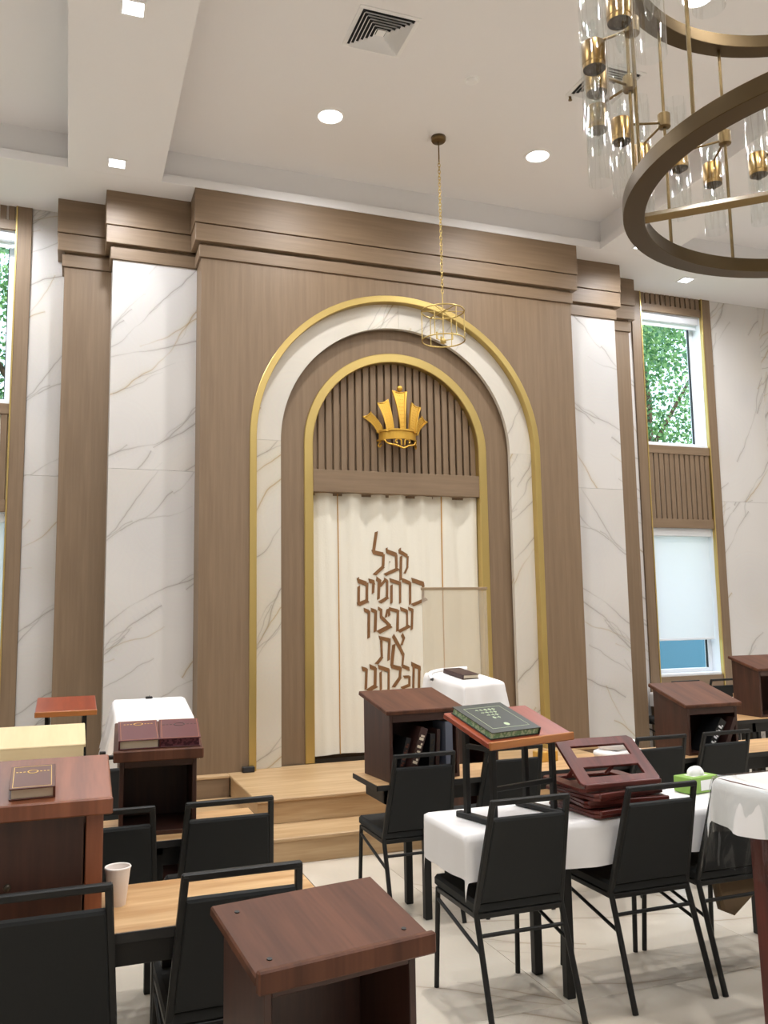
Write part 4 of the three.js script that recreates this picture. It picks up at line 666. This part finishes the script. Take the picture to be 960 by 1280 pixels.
// ---------------------------------------------------------------- white linen table
{
  const c = thing('linen_tablecloth', 'white linen cloth on the table with the book stands', 'tablecloth', [0, 0, 0]);
  part('fabric', clothGeo({ x0: -1.345, x1: 0.46, z0: 3.6, z1: 4.005, top: () => TY + 0.004, ol: 0.19, or: 0.19, of: 0.19, ob: 0.18, seed: 2, flare: 0.02, wave: 0.004, hem: 0.03 }), M.cloth, c);
  const frame = (w, h, t) => { const s = new THREE.Shape([[-w / 2, 0.02], [-w / 2 + 0.02, 0], [w / 2 - 0.02, 0], [w / 2, 0.02], [w / 2, h - 0.02], [w / 2 - 0.02, h], [-w / 2 + 0.02, h], [-w / 2, h - 0.02]].map(([x, y]) => new THREE.Vector2(x, y))); for (const [y0, y1] of [[0.05, 0.05 + (h - 0.15) * 0.42], [h - 0.05 - (h - 0.15) * 0.5, h - 0.05]]) { const p = new THREE.Path([[-w / 2 + 0.06, y0], [-w / 2 + 0.06, y1], [w / 2 - 0.06, y1], [w / 2 - 0.06, y0]].map(([x, y]) => new THREE.Vector2(x, y))); s.holes.push(p); } return uvBox(new THREE.ExtrudeGeometry(s, { depth: t - 0.004, bevelEnabled: true, bevelThickness: 0.002, bevelSize: 0.002, bevelOffset: -0.002, bevelSegments: 1 })); };
  const makeStand = (label, tilt) => {
    const o = thing('book_stand', label, 'book stand'), b = part('base_frame', frame(0.4, 0.36, 0.014).rotateX(-Math.PI / 2).translate(0, 0.001, 0.18), M.mahogany, o);
    const p = part('back_frame', frame(0.4, 0.285, 0.013).rotateX(-Math.PI / 2), M.mahogany, o); p.position.set(0, 0.017, 0.18); p.rotation.x = tilt;
    part('book_ledge', box(-0.19, 0.19, 0.014, 0.034, 0.18, 0.196, 0.003, { swap: true }), M.mahogany, o);
    if (tilt) part('prop', merge(beam(V3(-0.1, 0.016, -0.1), V3(-0.1, 0.115, 0.03), 0.02, 0.01), beam(V3(0.1, 0.016, -0.1), V3(0.1, 0.115, 0.03), 0.02, 0.01)), M.mahogany, o);
    return o;
  };
  const f0 = makeStand('folded mahogany book stand lying on the white linen cloth, lowest of the stack', 0), y0 = TY + 0.008; f0.userData.group = 'folded book stands in the stack';
  f0.position.set(-0.56, y0, 3.83); f0.rotation.y = 0.1;
  [[-0.545, -0.12], [-0.57, 0.14]].forEach(([x, t], i) => dup(f0, [x, y0 + 0.0355 * (i + 1), 3.825], t, 'folded mahogany book stand, ' + ['second', 'third'][i] + ' from the table in the stack'));
  const top = makeStand('open mahogany book stand with two cutouts on top of the stack', 0.62); top.position.set(-0.585, y0 + 0.0355 * 3, 3.82); top.rotation.y = -0.03;
  const tb = thing('tissue_box', 'green and white tissue box on the white linen table', 'tissue box', [0.03, TY + 0.006, 3.72], 0.15);
  part('carton', cbox(0.19, 0.075, 0.11, 0.003).translate(0, 0.038, 0), M.leafBoxGreen, tb); part('white_panel', merge(box(-0.03, 0.05, 0.012, 0.06, 0.0552, 0.056, 0), box(-0.05, 0.05, 0.0755, 0.0762, -0.03, 0.03, 0)), M.white, tb);
  const g = new THREE.SphereGeometry(0.05, 16, 10, 0, 6.283, 0, 1.6); const p = g.attributes.position; for (let i = 0; i < p.count; i++) { const a = Math.atan2(p.getZ(i), p.getX(i)), k = 1 + 0.28 * Math.sin(a * 5 + 1) * (p.getY(i) / 0.05); p.setXYZ(i, p.getX(i) * k, p.getY(i) * 0.9 + 0.074, p.getZ(i) * k * 0.6); } g.computeVertexNormals(); part('tissue', g, M.white, tb);
}
// ---------------------------------------------------------------- plastic covered reading table
{
  const X0 = -0.48, X1 = 1.1, Z0 = 4.46, Z1 = 6.1, Y = 0.95;
  const t = thing('reading_table', 'tall mahogany table under a white cloth and clear plastic', 'table', [(X0 + X1) / 2, 0, (Z0 + Z1) / 2]), w = (X1 - X0) / 2, d = (Z1 - Z0) / 2;
  part('tabletop', box(-w, w, Y - 0.03, Y, -d, d, 0.004, { swap: true }), M.mahogany, t);
  part('apron', merge(box(-w + 0.09, w - 0.09, Y - 0.2, Y - 0.03, -d + 0.05, -d + 0.075, 0.003), box(-w + 0.09, w - 0.09, Y - 0.2, Y - 0.03, d - 0.075, d - 0.05, 0.003), box(-w + 0.09, -w + 0.115, Y - 0.2, Y - 0.03, -d + 0.05, d - 0.05, 0.003), box(w - 0.115, w - 0.09, Y - 0.2, Y - 0.03, -d + 0.05, d - 0.05, 0.003)), M.mahogany, t);
  for (const sx of [-1, 1]) for (const sz of [-1, 1]) part('leg', beam(V3(sx * (w - 0.16), 0, sz * (d - 0.1)), V3(sx * (w - 0.14), Y - 0.03, sz * (d - 0.1)), 0.1, 0.1, 0.006), M.mahogany, t);
  const c = thing('plastic_covered_cloth', 'white cloth under clear plastic on the tall reading table', 'tablecloth', [0, 0, 0]);
  part('fabric', clothGeo({ x0: X0, x1: X1, z0: Z0, z1: Z1, top: () => Y + 0.003, ol: 0.17, or: 0.17, of: 0.17, ob: 0.15, seed: 5, flare: 0.1, wave: 0.016, hem: 0.12, step: 0.03 }), M.cloth, c);
  part('plastic_sheet', clothGeo({ x0: X0 - 0.006, x1: X1 + 0.006, z0: Z0 - 0.006, z1: Z1 + 0.006, top: () => Y + 0.009, ol: 0.34, or: 0.34, of: 0.34, ob: 0.24, seed: 9, flare: 0.1, wave: 0.012, hem: 0.06, step: 0.03 }), M.plastic, c, 'clear plastic cover');
  const b = thing('brown_bag', 'brown cloth bag hanging under the half hidden chair', 'bag', [0.0, 0.0, 4.0]);
  const g = prism([[-0.13, 0.405], [0.17, 0.405], [0.15, 0.36], [-0.03, 0.24], [-0.1, 0.27]], 0.05, 0.012); part('bag_body', g.translate(0, 0, -0.04), M.brownBag, b); part('drawstring', tube(V3(-0.12, 0.4, 0.012), V3(0.16, 0.4, 0.012), 0.004, 6), M.darkBook, b);
}
// ---------------------------------------------------------------- small things
{
  const c = thing('foam_cup', 'white foam cup on the light oak table', 'cup', [-2.7, TY, 4.345]);
  part('cup_body', lathe([[0, 0], [0.026, 0], [0.0385, 0.108], [0.041, 0.112], [0.0385, 0.116], [0.036, 0.112], [0.024, 0.004], [0, 0.004]], 32), M.cup, c);
  const g = thing('gold_box', 'small gold foil box on the table behind the red stand', 'box', [-0.16, TY, 2.62], 0.1); part('carton', cbox(0.13, 0.06, 0.08, 0.004).translate(0, 0.03, 0), M.gilt, g); part('ribbon', box(-0.008, 0.008, 0.06, 0.061, -0.04, 0.04, 0), M.redEdge, g);
  const s = thing('folded_shawl', 'folded white prayer shawl on the far table behind the book stands', 'shawl', [0.3, TY, 2.7], 0.2);
  const sg = (w, h, d, y, k) => { const q = new THREE.SphereGeometry(1, 24, 12), p = q.attributes.position; for (let i = 0; i < p.count; i++) { const x = p.getX(i), yy = p.getY(i), z = p.getZ(i), e = (v) => Math.sign(v) * Math.abs(v) ** 0.6; p.setXYZ(i, e(x) * w, e(yy) * h * (1 + 0.14 * Math.sin(x * 9 + z * 5 + k)) + y, e(z) * d); } q.computeVertexNormals(); return q; };
  part('lower_fold', sg(0.15, 0.028, 0.11, 0.028, 0), M.cloth, s); part('upper_fold', sg(0.125, 0.03, 0.09, 0.078, 2), M.cloth, s);
  const t = thing('tan_cup', 'small tan cup on the far right table', 'cup', [3.0, TY, 0.74]); part('cup_body', lathe([[0, 0], [0.035, 0], [0.042, 0.11], [0.038, 0.11], [0.032, 0.005], [0, 0.005]], 20), M.oak, t);
  const w = thing('far_tablecloth', 'white cloth on the table below the right window', 'tablecloth'); part('fabric', clothGeo({ x0: 3.15, x1: 4.7, z0: -0.75, z1: -0.3, top: () => TY + 0.004, ol: 0.16, or: 0.16, of: 0.16, ob: 0.03, seed: 4, step: 0.04, flare: 0.03, wave: 0.005 }), M.cloth, w);
}
// ---------------------------------------------------------------- outside the windows
{
  const g = structure('ground', 'grass outside the windows', 'ground'); part('lawn', box(-30, 30, -0.4, -0.25, -40, -1.07, 0), M.grass, g);
  const b = thing('garden_wall', 'pale blue rendered garden wall outside the right window', 'wall', [7, -0.25, -3.6]); part('wall_body', box(-4.5, 5, 0, 1.75, -0.1, 0.1, 0.01), M.blueWall, b); part('coping', box(-4.55, 5.05, 1.75, 1.81, -0.14, 0.14, 0.01), M.frameWhite, b);
}
function tree(x, z, cy, R, seed, label, n = 5200) {
  const t = thing('leafy_tree', label, 'tree', [x, -0.25, z]), r = rng(seed);
  part('trunk', merge(tube(V3(0, 0, 0), V3(0.1, cy - 0.4, 0.05), 0.16, 10, 0.07), tube(V3(0.1, cy - 1.2, 0.05), V3(R * 0.6, cy + R * 0.4, 0.3), 0.05, 7, 0.02), tube(V3(0.1, cy - 0.8, 0.05), V3(-R * 0.55, cy + R * 0.5, 0.2), 0.05, 7, 0.02), tube(V3(0.1, cy - 0.4, 0.05), V3(0.2, cy + R * 0.8, -0.3), 0.09, 7, 0.02)), M.bark, t);
  const P = [], C = [], clumps = []; for (let k = 0; k < 90; k++) { const d = V3(r() - 0.5, r() - 0.5, r() - 0.5).normalize().multiplyScalar(R * (0.25 + 0.75 * Math.sqrt(r()))); d.y *= 1.15; clumps.push([d, 0.25 + r() * 0.45]); }
  const pal = [[0.1, 0.25, 0.07], [0.17, 0.36, 0.12], [0.28, 0.46, 0.18], [0.06, 0.18, 0.08]];
  for (let i = 0; i < n; i++) {
    const [d, s] = clumps[Math.floor(r() * 90)], c = d.clone().add(V3(r() - 0.5, r() - 0.5, r() - 0.5).multiplyScalar(s * 2)).add(V3(0, cy + 0.25, 0)), L = 0.05 + r() * 0.05;
    const a = V3(r() - 0.5, r() - 0.7, r() - 0.5).normalize(), b = V3(r() - 0.5, r() - 0.5, r() - 0.5).cross(a).normalize(), tip = c.clone().addScaledVector(a, L), l = c.clone().addScaledVector(a, L * 0.45).addScaledVector(b, L * 0.4), q = c.clone().addScaledVector(a, L * 0.45).addScaledVector(b, -L * 0.4);
    P.push(...c.toArray(), ...l.toArray(), ...tip.toArray(), ...c.toArray(), ...tip.toArray(), ...q.toArray()); const col = pal[Math.floor(r() * 4)]; for (let k = 0; k < 6; k++) C.push(...col);
  }
  const f = flat(P); f.setAttribute('color', new THREE.Float32BufferAttribute(C, 3)); part('foliage', f, M.leaf, t).userData.kind = 'stuff';
}
tree(7.4, -6.2, 6.1, 2.4, 11, 'leafy green tree seen through the right upper window', 30000);
tree(-3.7, -6.0, 5.9, 2.4, 12, 'leafy green tree seen through the left upper window', 30000);
scene.traverse((o) => { if (o.isMesh) { o.castShadow = true; o.receiveShadow = true; } if (o.userData) { delete o.userData.slope; delete o.userData.mid; } });
renderer.render(scene, camera);
